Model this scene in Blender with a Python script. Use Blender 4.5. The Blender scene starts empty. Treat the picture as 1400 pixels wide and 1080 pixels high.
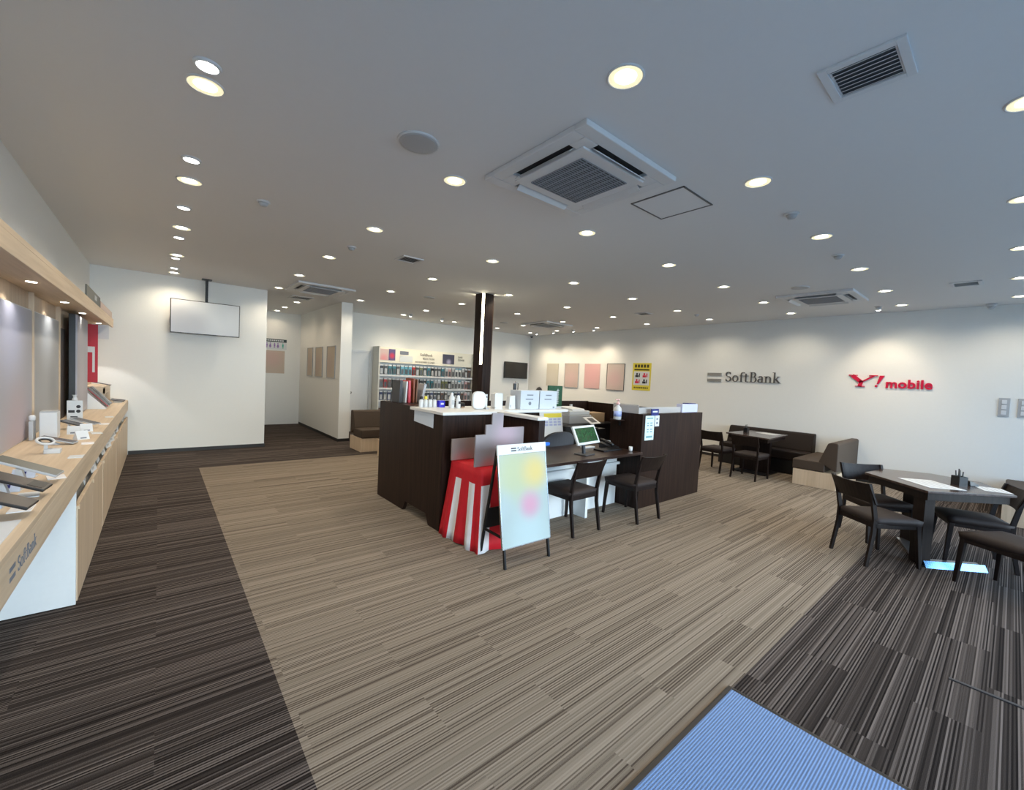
import bpy, bmesh, math, random
from math import sin, cos, pi, radians, hypot
from mathutils import Vector, Matrix
random.seed(7)
SC = bpy.context.scene
COL = SC.collection
H = 3.01          # ceiling height
XL, XR = -0.84, 9.72
YT = 9.30         # wall that carries the screen
YB = 10.75        # back wall
YF = -1.7         # window front

# ------------------------------------------------------------------ materials
def _new(name):
    m = bpy.data.materials.new(name); m.use_nodes = True
    nt = m.node_tree; b = nt.nodes['Principled BSDF']
    return m, nt, b
def setp(b, **k):
    for a, v in k.items():
        a = a.replace('_', ' ')
        if a in b.inputs: b.inputs[a].default_value = v
def mat(name, col, rough=.5, metal=0, spec=.5, noise=0, nscale=30, bump=0, bscale=200, sheen=0, coat=0):
    m, nt, b = _new(name); N = nt.nodes; L = nt.links
    setp(b, Roughness=rough, Metallic=metal)
    b.inputs['Specular IOR Level'].default_value = spec
    b.inputs['Sheen Weight'].default_value = sheen
    b.inputs['Coat Weight'].default_value = coat
    c = (*col, 1)
    b.inputs['Base Color'].default_value = c
    tc = N.new('ShaderNodeTexCoord')
    n = N.new('ShaderNodeTexNoise'); n.inputs['Scale'].default_value = nscale; n.inputs['Detail'].default_value = 3
    L.new(tc.outputs['Object'], n.inputs['Vector'])
    r = N.new('ShaderNodeMix'); r.data_type = 'RGBA'
    k = noise if noise else .03
    r.inputs[6].default_value = (*[x*(1-k) for x in col], 1); r.inputs[7].default_value = (*[min(1, x*(1+k)) for x in col], 1)
    L.new(n.outputs['Fac'], r.inputs[0]); L.new(r.outputs[2], b.inputs['Base Color'])
    if bump:
        n2 = N.new('ShaderNodeTexNoise'); n2.inputs['Scale'].default_value = bscale
        L.new(tc.outputs['Object'], n2.inputs['Vector'])
        bp = N.new('ShaderNodeBump'); bp.inputs['Strength'].default_value = bump; bp.inputs['Distance'].default_value = .002
        L.new(n2.outputs['Fac'], bp.inputs['Height']); L.new(bp.outputs['Normal'], b.inputs['Normal'])
    return m
def wood(name, c1, c2, axis='Z', rough=.45, sc=18, spec=.5):
    m, nt, b = _new(name); N = nt.nodes; L = nt.links
    setp(b, Roughness=rough); b.inputs['Specular IOR Level'].default_value = spec
    tc = N.new('ShaderNodeTexCoord'); mp = N.new('ShaderNodeMapping')
    s = {'X': (.04, 1, 1), 'Y': (1, .04, 1), 'Z': (1, 1, .04)}[axis]
    mp.inputs['Scale'].default_value = [q*sc for q in s]
    L.new(tc.outputs['Object'], mp.inputs['Vector'])
    n = N.new('ShaderNodeTexNoise'); n.inputs['Scale'].default_value = 1.6; n.inputs['Detail'].default_value = 6; n.inputs['Roughness'].default_value = .65
    L.new(mp.outputs['Vector'], n.inputs['Vector'])
    cr = N.new('ShaderNodeValToRGB'); cr.color_ramp.elements[0].position = .35; cr.color_ramp.elements[1].position = .68
    cr.color_ramp.elements[0].color = (*c1, 1); cr.color_ramp.elements[1].color = (*c2, 1)
    L.new(n.outputs['Fac'], cr.inputs['Fac']); L.new(cr.outputs['Color'], b.inputs['Base Color'])
    return m
def emit(name, col, strength):
    m, nt, b = _new(name)
    b.inputs['Base Color'].default_value = (*col, 1)
    b.inputs['Emission Color'].default_value = (*col, 1); b.inputs['Emission Strength'].default_value = strength
    return m
def carpet(name, dark, light, mid, pos):
    """Striped tufted carpet planks: stripes run along X, planks 0.5 m wide, staggered."""
    m, nt, b = _new(name); N = nt.nodes; L = nt.links
    setp(b, Roughness=1); b.inputs['Specular IOR Level'].default_value = .12
    def math_(op, a=None, c=None):
        n = N.new('ShaderNodeMath'); n.operation = op
        for i, v in enumerate((a, c)):
            if v is None: continue
            if isinstance(v, (int, float)): n.inputs[i].default_value = v
            else: L.new(v, n.inputs[i])
        return n.outputs[0]
    tc = N.new('ShaderNodeTexCoord'); sp = N.new('ShaderNodeSeparateXYZ'); L.new(tc.outputs['Object'], sp.inputs[0])
    x, y = sp.outputs[0], sp.outputs[1]
    j = math_('FLOOR', math_('DIVIDE', y, .25))
    xo = math_('ADD', x, math_('MULTIPLY', math_('MODULO', j, 2), .5))
    i = math_('FLOOR', math_('DIVIDE', xo, 1.0))
    wt = N.new('ShaderNodeTexWhiteNoise'); wt.noise_dimensions = '2D'
    cb0 = N.new('ShaderNodeCombineXYZ'); L.new(i, cb0.inputs[0]); L.new(j, cb0.inputs[1]); L.new(cb0.outputs[0], wt.inputs['Vector'])
    def band(w, seed):
        u = math_('FLOOR', math_('DIVIDE', y, w))
        wn = N.new('ShaderNodeTexWhiteNoise'); wn.noise_dimensions = '3D'
        cb = N.new('ShaderNodeCombineXYZ'); L.new(u, cb.inputs[0]); L.new(wt.outputs['Value'], cb.inputs[1]); cb.inputs[2].default_value = seed
        L.new(cb.outputs[0], wn.inputs['Vector']); return wn.outputs['Value']
    a = band(.0068, 1); a2 = band(.0113, 3); c = band(.034, 2)
    par = math_('MODULO', math_('ABSOLUTE', math_('FLOOR', math_('DIVIDE', y, .0068))), 2)
    v = math_('ADD', math_('ADD', math_('MULTIPLY', a, .42), math_('MULTIPLY', a2, .22)), math_('ADD', math_('MULTIPLY', c, .10), math_('MULTIPLY', par, .26)))
    nz = N.new('ShaderNodeTexNoise'); nz.inputs['Scale'].default_value = 380; nz.inputs['Detail'].default_value = 2
    L.new(tc.outputs['Object'], nz.inputs['Vector'])
    v = math_('ADD', v, math_('MULTIPLY', math_('SUBTRACT', nz.outputs['Fac'], .5), .45))
    v = math_('ADD', v, math_('MULTIPLY', math_('SUBTRACT', wt.outputs['Value'], .5), .02))
    cr = N.new('ShaderNodeValToRGB'); e = cr.color_ramp.elements
    e[0].position = pos[0]; e[0].color = (*dark, 1); e[1].position = pos[2]; e[1].color = (*light, 1)
    q = e.new(pos[1]); q.color = (*mid, 1)
    L.new(v, cr.inputs['Fac']); L.new(cr.outputs['Color'], b.inputs['Base Color'])
    bp = N.new('ShaderNodeBump'); bp.inputs['Strength'].default_value = .5; bp.inputs['Distance'].default_value = .003
    L.new(v, bp.inputs['Height']); L.new(bp.outputs['Normal'], b.inputs['Normal'])
    return m
def soft_print(name, base, blobs, rough=.5, noise=.06):
    """A printed poster with soft out-of-focus colour fields. blobs: (centre xyz, radius, colour)"""
    m, nt, b = _new(name); N = nt.nodes; L = nt.links
    setp(b, Roughness=rough)
    tc = N.new('ShaderNodeTexCoord')
    rgb = N.new('ShaderNodeRGB'); rgb.outputs[0].default_value = (*base, 1); cur = rgb.outputs[0]
    for cpos, r, colr in blobs:
        mp = N.new('ShaderNodeVectorMath'); mp.operation = 'DISTANCE'
        L.new(tc.outputs['Object'], mp.inputs[0]); mp.inputs[1].default_value = cpos
        mr = N.new('ShaderNodeMapRange'); mr.interpolation_type = 'SMOOTHERSTEP'
        mr.inputs['From Min'].default_value = 0; mr.inputs['From Max'].default_value = r
        mr.inputs['To Min'].default_value = 1; mr.inputs['To Max'].default_value = 0
        L.new(mp.outputs['Value'], mr.inputs['Value'])
        mx = N.new('ShaderNodeMix'); mx.data_type = 'RGBA'
        L.new(mr.outputs[0], mx.inputs[0]); L.new(cur, mx.inputs[6]); mx.inputs[7].default_value = (*colr, 1)
        cur = mx.outputs[2]
    L.new(cur, b.inputs['Base Color'])
    return m

M = {}
M['wall'] = mat('wall_paper', (.80, .80, .765), .85, bump=.15, bscale=350, noise=.015)
M['ceil'] = mat('ceiling_paint', (.72, .72, .715), .9, bump=.1, noise=.012)
M['dk'] = wood('dark_laminate', (.011, .0045, .0028), (.034, .017, .011), 'Z', .45, 26, .2)
M['dkh'] = wood('dark_laminate_flat', (.020, .010, .007), (.045, .025, .019), 'X', .30, 22)
M['lt'] = wood('maple_laminate', (.56, .43, .29), (.70, .56, .40), 'Y', .5, 14)
M['ltv'] = wood('maple_laminate_upright', (.54, .41, .28), (.66, .52, .37), 'Z', .5, 14)
M['ch'] = wood('stained_chair_wood', (.006, .003, .0025), (.016, .009, .007), 'Z', .45, 30, .22)
M['fab'] = mat('brown_upholstery', (.050, .036, .028), .85, noise=.25, nscale=300, bump=.4, bscale=900, sheen=.15)
M['seat'] = mat('dark_seat_leather', (.024, .016, .014), .65, spec=.3, noise=.1, bump=.1, bscale=500)
M['sofa'] = mat('sofa_brown_leather', (.062, .043, .030), .6, spec=.3, noise=.08, bump=.1, bscale=500)
M['sofad'] = mat('sofa_dark_leather', (.014, .008, .006), .6, spec=.25, noise=.08)
M['white'] = mat('white_laminate', (.72, .73, .72), .35)
M['wplast'] = mat('white_plastic', (.62, .63, .63), .3)
M['gplast'] = mat('grey_plastic', (.42, .43, .44), .45)
M['acw'] = mat('cassette_white', (.66, .665, .67), .45)
M['dgrey'] = mat('dark_grey_plastic', (.045, .048, .055), .5)
M['grille'] = mat('grille_grey', (.26, .27, .29), .5)
M['duct'] = mat('duct_grey', (.11, .12, .13), .6)
M['blk'] = mat('black_plastic', (.008, .008, .009), .35)
M['blkm'] = mat('black_metal', (.012, .012, .013), .35, .3)
M['steel'] = mat('brushed_steel', (.55, .56, .57), .25, 1)
M['base'] = mat('black_skirting', (.015, .013, .012), .5)
M['red'] = mat('red_cloth', (.56, .004, .014), .7, noise=.12, nscale=25, bump=.2, bscale=60)
M['wcloth'] = mat('white_cloth', (.80, .78, .78), .7, noise=.05, nscale=25, bump=.2, bscale=60)
M['paper'] = mat('white_paper', (.66, .68, .69), .6)
M['ink'] = mat('grey_ink', (.18, .20, .24), .6)
M['inkb'] = mat('black_ink', (.02, .02, .025), .6)
M['blue'] = mat('blue_plastic', (.01, .13, .62), .4)
M['navy'] = mat('navy_print', (.012, .018, .16), .5)
M['yel'] = mat('yellow_print', (.72, .60, .06), .6)
M['green'] = mat('green_board', (.010, .075, .030), .5, noise=.4, nscale=20)
M['redp'] = mat('red_print', (.50, .015, .035), .5)
M['crim'] = mat('crimson_sign', (.60, .004, .045), .4)
M['sign'] = mat('silver_grey_sign', (.13, .125, .12), .4, .3)
M['card'] = mat('cardboard', (.33, .22, .12), .8)
M['lilac'] = mat('pale_lilac_plastic', (.60, .62, .80), .25)
M['mat'] = None
M['lamp'] = emit('lamp_core', (1, .97, .88), 9)
M['lampe'] = emit('lamp_reflector', (1, .90, .58), .62)
M['strip'] = emit('strip_light', (1, .90, .66), 9)
M['carpet_l'] = carpet('beige_stripe_carpet', (.075, .056, .042), (.300, .250, .198), (.205, .168, .130), (.20, .45, .82))
M['carpet_d'] = carpet('dark_stripe_carpet', (.012, .0085, .0075), (.170, .140, .125), (.046, .036, .031), (.22, .50, .84))
def mat_rib():
    m, nt, b = _new('blue_ribbed_mat'); N = nt.nodes; L = nt.links
    setp(b, Roughness=.9); b.inputs['Sheen Weight'].default_value = .3
    tc = N.new('ShaderNodeTexCoord')
    w = N.new('ShaderNodeTexWave'); w.bands_direction = 'Y'; w.inputs['Scale'].default_value = 28; w.inputs['Distortion'].default_value = .6; w.inputs['Detail Scale'].default_value = 8
    w2 = N.new('ShaderNodeTexWave'); w2.bands_direction = 'X'; w2.inputs['Scale'].default_value = 40; w2.inputs['Distortion'].default_value = 1
    n = N.new('ShaderNodeTexNoise'); n.inputs['Scale'].default_value = 160
    for q in (w, w2, n): L.new(tc.outputs['Object'], q.inputs['Vector'])
    a = N.new('ShaderNodeMath'); a.operation = 'MULTIPLY_ADD'; a.inputs[1].default_value = .6
    L.new(w.outputs['Fac'], a.inputs[0]); 
    a2 = N.new('ShaderNodeMath'); a2.operation = 'MULTIPLY'; a2.inputs[1].default_value = .25; L.new(w2.outputs['Fac'], a2.inputs[0]); L.new(a2.outputs[0], a.inputs[2])
    a3 = N.new('ShaderNodeMath'); a3.operation = 'MULTIPLY_ADD'; a3.inputs[1].default_value = .35; L.new(n.outputs['Fac'], a3.inputs[0]); L.new(a.outputs[0], a3.inputs[2])
    cr = N.new('ShaderNodeValToRGB'); cr.color_ramp.elements[0].position = .2; cr.color_ramp.elements[1].position = .95
    cr.color_ramp.elements[0].color = (.055, .115, .27, 1); cr.color_ramp.elements[1].color = (.17, .29, .53, 1)
    L.new(a3.outputs[0], cr.inputs['Fac']); L.new(cr.outputs['Color'], b.inputs['Base Color'])
    bp = N.new('ShaderNodeBump'); bp.inputs['Strength'].default_value = .7; bp.inputs['Distance'].default_value = .004
    L.new(a3.outputs[0], bp.inputs['Height']); L.new(bp.outputs['Normal'], b.inputs['Normal'])
    return m
M['mat'] = mat_rib()
def frosted():
    m, nt, b = _new('frosted_acrylic'); N = nt.nodes; L = nt.links
    setp(b, Roughness=.35); b.inputs['Base Color'].default_value = (.62, .60, .58, 1)
    t = N.new('ShaderNodeBsdfTransparent'); mx = N.new('ShaderNodeMixShader'); mx.inputs[0].default_value = .55
    L.new(t.outputs[0], mx.inputs[1]); L.new(b.outputs[0], mx.inputs[2]); L.new(mx.outputs[0], N['Material Output'].inputs[0])
    return m
M['frost'] = frosted()
def glass():
    m, nt, b = _new('window_glass'); N = nt.nodes; L = nt.links
    t = N.new('ShaderNodeBsdfTransparent'); t.inputs[0].default_value = (.93, .96, .97, 1)
    g = N.new('ShaderNodeBsdfGlossy'); g.inputs['Roughness'].default_value = .02
    mx = N.new('ShaderNodeMixShader'); mx.inputs[0].default_value = .07
    L.new(t.outputs[0], mx.inputs[1]); L.new(g.outputs[0], mx.inputs[2]); L.new(mx.outputs[0], N['Material Output'].inputs[0])
    return m
M['glass'] = glass()

# ------------------------------------------------------------------ geometry helpers
class MB:
    def __init__(s): s.v = []; s.f = []; s.m = []; s.sm = []
    def add(s, vs, fs, mi=0, smooth=False):
        o = len(s.v); s.v += [tuple(q) for q in vs]
        for f in fs: s.f.append([o+i for i in f]); s.m.append(mi); s.sm.append(smooth)
        return s
    def box(s, x0, x1, y0, y1, z0, z1, mi=0):
        if x0 > x1: x0, x1 = x1, x0
        if y0 > y1: y0, y1 = y1, y0
        if z0 > z1: z0, z1 = z1, z0
        vs = [(x0,y0,z0),(x1,y0,z0),(x1,y1,z0),(x0,y1,z0),(x0,y0,z1),(x1,y0,z1),(x1,y1,z1),(x0,y1,z1)]
        return s.add(vs, [(0,3,2,1),(4,5,6,7),(0,1,5,4),(1,2,6,5),(2,3,7,6),(3,0,4,7)], mi)
    def hexa(s, b4, t4, mi=0):
        return s.add(list(b4)+list(t4), [(0,3,2,1),(4,5,6,7),(0,1,5,4),(1,2,6,5),(2,3,7,6),(3,0,4,7)], mi)
    def prism(s, poly, z0, z1, mi=0):
        n = len(poly); vs = [(x,y,z0) for x,y in poly]+[(x,y,z1) for x,y in poly]
        fs = [tuple(range(n))[::-1], tuple(range(n, 2*n))]+[(i,(i+1)%n,n+(i+1)%n,n+i) for i in range(n)]
        return s.add(vs, fs, mi)
    def prism_ax(s, poly, a0, a1, ax='X', mi=0):
        """poly in the plane perpendicular to ax: X -> (y,z), Y -> (x,z)"""
        n = len(poly)
        g = (lambda p,a: (a,p[0],p[1])) if ax == 'X' else (lambda p,a: (p[0],a,p[1]))
        vs = [g(p,a0) for p in poly]+[g(p,a1) for p in poly]
        fs = [tuple(range(n))[::-1], tuple(range(n,2*n))]+[(i,(i+1)%n,n+(i+1)%n,n+i) for i in range(n)]
        return s.add(vs, fs, mi)
    def lathe(s, prof, cx=0, cy=0, seg=24, mi=0, smooth=True, cap=True):
        """prof: (r,z) from bottom to top"""
        vs = []; fs = []
        for r, z in prof:
            for k in range(seg):
                a = 2*pi*k/seg; vs.append((cx+r*cos(a), cy+r*sin(a), z))
        for i in range(len(prof)-1):
            for k in range(seg):
                k2 = (k+1) % seg
                fs.append((i*seg+k, i*seg+k2, (i+1)*seg+k2, (i+1)*seg+k))
        if cap: fs.append(tuple(range(seg))[::-1]); fs.append(tuple((len(prof)-1)*seg+k for k in range(seg)))
        return s.add(vs, fs, mi, smooth)
    def tube(s, pts, r, seg=8, mi=0, radii=None):
        pts = [Vector(p) for p in pts]; vs = []; fs = []; n = len(pts)
        for i, p in enumerate(pts):
            d = (pts[min(i+1,n-1)]-pts[max(i-1,0)]).normalized()
            a = d.cross(Vector((0,0,1)))
            if a.length < 1e-3: a = d.cross(Vector((0,1,0)))
            a.normalize(); b2 = d.cross(a)
            rr = radii[i] if radii else r
            for k in range(seg):
                t = 2*pi*k/seg; vs.append(p+a*rr*cos(t)+b2*rr*sin(t))
        for i in range(n-1):
            for k in range(seg):
                k2 = (k+1) % seg; fs.append((i*seg+k, i*seg+k2, (i+1)*seg+k2, (i+1)*seg+k))
        fs.append(tuple(range(seg))[::-1]); fs.append(tuple((n-1)*seg+k for k in range(seg)))
        return s.add(vs, fs, mi, True)
    def bar(s, p, q, w, d, w2=None, d2=None, mi=0):
        """square-section tapered bar from p to q (w along x, d along y)"""
        w2 = w2 or w; d2 = d2 or d
        c = lambda P,w,d: [(P[0]-w/2,P[1]-d/2,P[2]),(P[0]+w/2,P[1]-d/2,P[2]),(P[0]+w/2,P[1]+d/2,P[2]),(P[0]-w/2,P[1]+d/2,P[2])]
        return s.hexa(c(p,w,d), c(q,w2,d2), mi)
    def build(s, name, mats, parent=None, bevel=0, seg=2, loc=None, rot=None, label=None, sub=0):
        me = bpy.data.meshes.new(name); me.from_pydata(s.v, [], s.f)
        if not isinstance(mats, (list, tuple)): mats = [mats]
        for m in mats: me.materials.append(m)
        for p, mi, sm in zip(me.polygons, s.m, s.sm): p.material_index = mi; p.use_smooth = sm
        bm = bmesh.new(); bm.from_mesh(me); bmesh.ops.recalc_face_normals(bm, faces=bm.faces); bm.to_mesh(me); bm.free()
        o = bpy.data.objects.new(name, me); COL.objects.link(o)
        if parent: o.parent = parent
        if loc: o.location = loc
        if rot: o.rotation_euler = rot
        if bevel:
            bv = o.modifiers.new('Bevel', 'BEVEL'); bv.width = bevel; bv.segments = seg; bv.limit_method = 'ANGLE'
        if sub:
            sb = o.modifiers.new('Subdivision', 'SUBSURF'); sb.levels = sub; sb.render_levels = sub
        if label: o['label'] = label
        return o
def tag(o, label, cat, group=None):
    o['label'] = label; o['category'] = cat
    if group: o['group'] = group
    return o
def struct(o):
    o['kind'] = 'structure'; return o
def thing(name, label, cat, loc=(0,0,0), rz=0, group=None):
    o = bpy.data.objects.new(name, None); COL.objects.link(o)
    o.empty_display_size = .1
    o.location = loc; o.rotation_euler = (0,0,rz)
    return tag(o, label, cat, group)
def dup(root, loc, rz, label, group=None):
    r = root.copy(); COL.objects.link(r); r.location = loc; r.rotation_euler = (0,0,rz)
    r['label'] = label
    if group: r['group'] = group
    for ch in list(root.children):
        c = ch.copy(); COL.objects.link(c); c.parent = r
        for g in list(ch.children):
            d = g.copy(); COL.objects.link(d); d.parent = c
    return r
def orient(o, org, xa, ya):
    xa = Vector(xa).normalized(); ya = Vector(ya); ya = (ya-xa*ya.dot(xa)).normalized(); za = xa.cross(ya)
    o.matrix_world = Matrix(((xa.x,ya.x,za.x,org[0]),(xa.y,ya.y,za.y,org[1]),(xa.z,ya.z,za.z,org[2]),(0,0,0,1)))
    return o
def text_mesh(name, s, size, m, ext=.004, bold=0, shear=0, align='LEFT', space=1):
    cu = bpy.data.curves.new(name+'_curve', 'FONT'); cu.body = s; cu.size = size; cu.extrude = ext; cu.offset = bold
    cu.shear = shear; cu.align_x = align; cu.space_character = space; cu.resolution_u = 3
    t = bpy.data.objects.new(name+'_tmp', cu); COL.objects.link(t)
    dg = bpy.context.evaluated_depsgraph_get(); dg.update()
    me = bpy.data.meshes.new_from_object(t.evaluated_get(dg)); me.name = name
    bpy.data.objects.remove(t); bpy.data.curves.remove(cu)
    me.materials.clear(); me.materials.append(m)
    o = bpy.data.objects.new(name, me); COL.objects.link(o)
    return o

# serif lettering built from ribbons (unit: cap height = 1), each glyph (advance, fn)
def ribbon(mb, pts, ws, z0, z1):
    n = len(pts); L_ = []; R_ = []
    for i, (x, y) in enumerate(pts):
        x0, y0 = pts[max(i-1,0)]; x1, y1 = pts[min(i+1,n-1)]
        dx, dy = x1-x0, y1-y0; l = hypot(dx, dy) or 1; nx, ny = -dy/l, dx/l
        w = ws[i]/2 if isinstance(ws, (list, tuple)) else ws/2
        L_.append((x+nx*w, y+ny*w)); R_.append((x-nx*w, y-ny*w))
    for i in range(n-1):
        mb.prism([L_[i], R_[i], R_[i+1], L_[i+1]], z0, z1)
def serif_word(word, z0, z1):
    mb = MB(); x = 0; T = .115; t = .05
    def arc(cx, cy, rx, ry, a0, a1, n=14, wmin=t, wmax=T):
        pts = []; ws = []
        for i in range(n+1):
            a = radians(a0+(a1-a0)*i/n); pts.append((cx+rx*cos(a), cy+ry*sin(a))); ws.append(wmin+(wmax-wmin)*abs(cos(a))**1.5)
        ribbon(mb, pts, ws, z0, z1)
    def stem(sx, y0, y1, sb=True, st=True):
        mb.box(sx-T/2, sx+T/2, y0, y1, z0, z1)
        if sb: mb.box(sx-.14, sx+.14, y0, y0+.035, z0, z1)
        if st: mb.box(sx-.16, sx, y1-.045, y1, z0, z1)
    for ch in word:
        if ch == 'S':
            arc(x+.28, .74, .20, .22, 25, 270, 14, .06, .13); arc(x+.28, .27, .22, .25, 90, -155, 14, .06, .13)
            mb.box(x+.44, x+.475, .74, .97, z0, z1); mb.box(x+.05, x+.085, .03, .28, z0, z1); x += .66
        elif ch == 'o':
            arc(x+.27, .32, .22, .31, 0, 360, 24); x += .62
        elif ch == 'f':
            stem(x+.18, 0, .80, True, False); arc(x+.33, .80, .15, .17, 180, 40, 8, .05, .11); mb.box(x+.03, x+.38, .59, .64, z0, z1); x += .42
        elif ch == 't':
            stem(x+.17, .08, .84, False, False); arc(x+.30, .12, .12, .11, 180, 320, 8, .05, .11); mb.box(x+.02, x+.38, .59, .64, z0, z1); x += .45
        elif ch == 'B':
            stem(x+.18, 0, 1, True, False); mb.box(x+.04, x+.18, .965, 1, z0, z1)
            mb.box(x+.15, x+.36, .95, 1, z0, z1); mb.box(x+.15, x+.38, .50, .55, z0, z1); mb.box(x+.15, x+.40, 0, .05, z0, z1)
            arc(x+.36, .75, .17, .225, 90, -90, 10, .05, .13); arc(x+.40, .275, .20, .25, 90, -90, 10, .05, .13); x += .72
        elif ch == 'a':
            stem(x+.40, .03, .45, False, False); arc(x+.25, .45, .15, .16, 0, 160, 8); arc(x+.23, .18, .17, .17, 60, 320, 14, .05, .11)
            mb.box(x+.40, x+.54, 0, .04, z0, z1); x += .56
        elif ch == 'n':
            stem(x+.15, 0, .62); arc(x+.33, .40, .17, .21, 170, 0, 10, .05, .115); mb.box(x+.445, x+.56, 0, .42, z0, z1); mb.box(x+.36, x+.64, 0, .035, z0, z1); x += .68
        elif ch == 'k':
            stem(x+.15, 0, 1.02); ribbon(mb, [(x+.18,.28),(x+.48,.62)], .05, z0, z1); ribbon(mb, [(x+.27,.36),(x+.55,.02)], .12, z0, z1)
            mb.box(x+.36, x+.60, .60, .635, z0, z1); mb.box(x+.42, x+.66, 0, .035, z0, z1); x += .66
    return mb, x

# ------------------------------------------------------------------ the room
struct(MB().box(XL-.3, .468, -.2+YF, 13.4, -.1, 0).build('floor', M['carpet_d']))
f2 = MB(); f2.box(.468, XR+.1, 7.72, 13.4, -.1, 0); f2.box(.468, XR+.1, YF-.2, .856, -.1, 0)
struct(f2.build('floor', M['carpet_d']))
struct(MB().box(.468, XR+.1, .856, 7.72, -.1, 0).build('floor', M['carpet_l']))
struct(MB().box(XL-.2, XR+.2, YF-.2, 13.4, H, H+.12).build('ceiling', M['ceil']))
struct(MB().box(XL-.15, XL, YF-.2, YT+.1, 0, H).build('wall_left', M['wall']))
struct(MB().box(XL-.15, 1.575, YT, YT+.15, 0, H).build('wall_behind_screen', M['wall']))
struct(MB().box(1.425, 1.575, YT+.15, 12.9, 0, H).build('wall_hall_left', M['wall']))
struct(MB().box(1.425, 3.22, 12.75, 12.9, 0, H).build('wall_hall_end', M['wall']))
struct(MB().box(2.985, 3.22, 9.36, 12.75, 0, H).build('wall_hall_right', M['wall']))
struct(MB().box(3.22, XR+.15, YB, YB+.15, 0, H).build('wall_back', M['wall']))
struct(MB().box(XR, XR+.15, YF-.2, YB, 0, H).build('wall_right', M['wall']))
# front wall with shop windows
fw = MB(); fw.box(XL-.15, XR+.15, YF-.15, YF, 2.62, H); fw.box(XL-.15, XL+.15, YF-.15, YF, 0, 2.62); fw.box(XR-.15, XR+.15, YF-.15, YF, 0, 2.62); fw.box(XL-.15, XR+.15, YF-.15, YF, 0, .06)
struct(fw.build('wall_front', M['wall']))
xs = [XL+.15+i*(XR-XL-.3)/6 for i in range(7)]
for i in range(6):
    w = MB(); a, b_ = xs[i], xs[i+1]
    w.box(a, a+.04, YF-.1, YF-.04, .06, 2.62); w.box(b_-.04, b_, YF-.1, YF-.04, .06, 2.62); w.box(a, b_, YF-.1, YF-.04, .06, .11); w.box(a, b_, YF-.1, YF-.04, 2.57, 2.62)
    wf = struct(w.build('window_%d' % (i+1), M['steel']))
    MB().box(a+.04, b_-.04, YF-.075, YF-.068, .11, 2.57).build('glass_pane', M['glass'], wf)
struct(MB().box(XL-12, XR+12, YF-16, YF-.2, -.12, -.02).build('floor_outside', mat('pavement', (.42, .42, .41), .9, noise=.1, nscale=3)))
# skirting
def skirt(n, *b): struct(MB().box(*b).build('baseboard_'+n, M['base']))
skirt('screen_wall', -.38, 1.585, YT-.012, YT, 0, .06)
skirt('screen_wall_end', 1.575, 1.587, YT, 12.7, 0, .06)
skirt('hall_right', 2.973, 2.985, 9.36, 12.7, 0, .06)
skirt('hall_right_end', 2.973, 3.23, 9.348, 9.36, 0, .06)
skirt('back', 3.24, 9.72, YB-.012, YB, 0, .06)
skirt('right', XR-.012, XR, YF, YB, 0, .06)
# door in the back wall
dr = struct(MB().box(3.60, 4.14, YB-.025, YB-.002, .01, 2.03).build('door_1', mat('door_white', (.66, .67, .67), .5), bevel=.003))
dk_ = MB(); dk_.box(3.56, 3.60, YB-.04, YB-.001, 0, 2.07); dk_.box(4.14, 4.18, YB-.04, YB-.001, 0, 2.07); dk_.box(3.60, 4.14, YB-.04, YB-.001, 2.03, 2.07)
dk_.build('door_frame', M['wplast'], dr)
MB().lathe([(.012,0),(.012,.03),(.028,.04),(.03,.06),(.018,.075),(0.002,.078)], seg=16).build('door_handle', M['steel'], dr, loc=(3.68, YB-.025, 1.0), rot=(pi/2,0,0))
# floor joint strip and entrance mat
tag(MB().box(3.405, 3.425, -.9, .14, 0, .006).build('floor_joint_strip', mat('dull_metal', (.06, .06, .065), .5, .5)), 'thin dark metal joint strip set in the dark striped carpet near the right table', 'floor strip')
t = thing('entrance_mat', 'blue ribbed entrance mat with black rubber edge in the foreground', 'doormat', (1.4, -.2, 0))
mb = MB(); mb.box(-.92, .91, 1.045, 1.07, 0, .012); mb.box(.885, .91, -1.2, 1.045, 0, .012); mb.box(-.92, -.895, -1.2, 1.045, 0, .012); mb.box(-.92, .91, -1.225, -1.2, 0, .012)
mb.build('rubber_edge', M['blk'], t, bevel=.003)
MB().box(-.895, .885, -1.2, 1.045, 0, .014).build('mat_pile', M['mat'], t)

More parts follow.
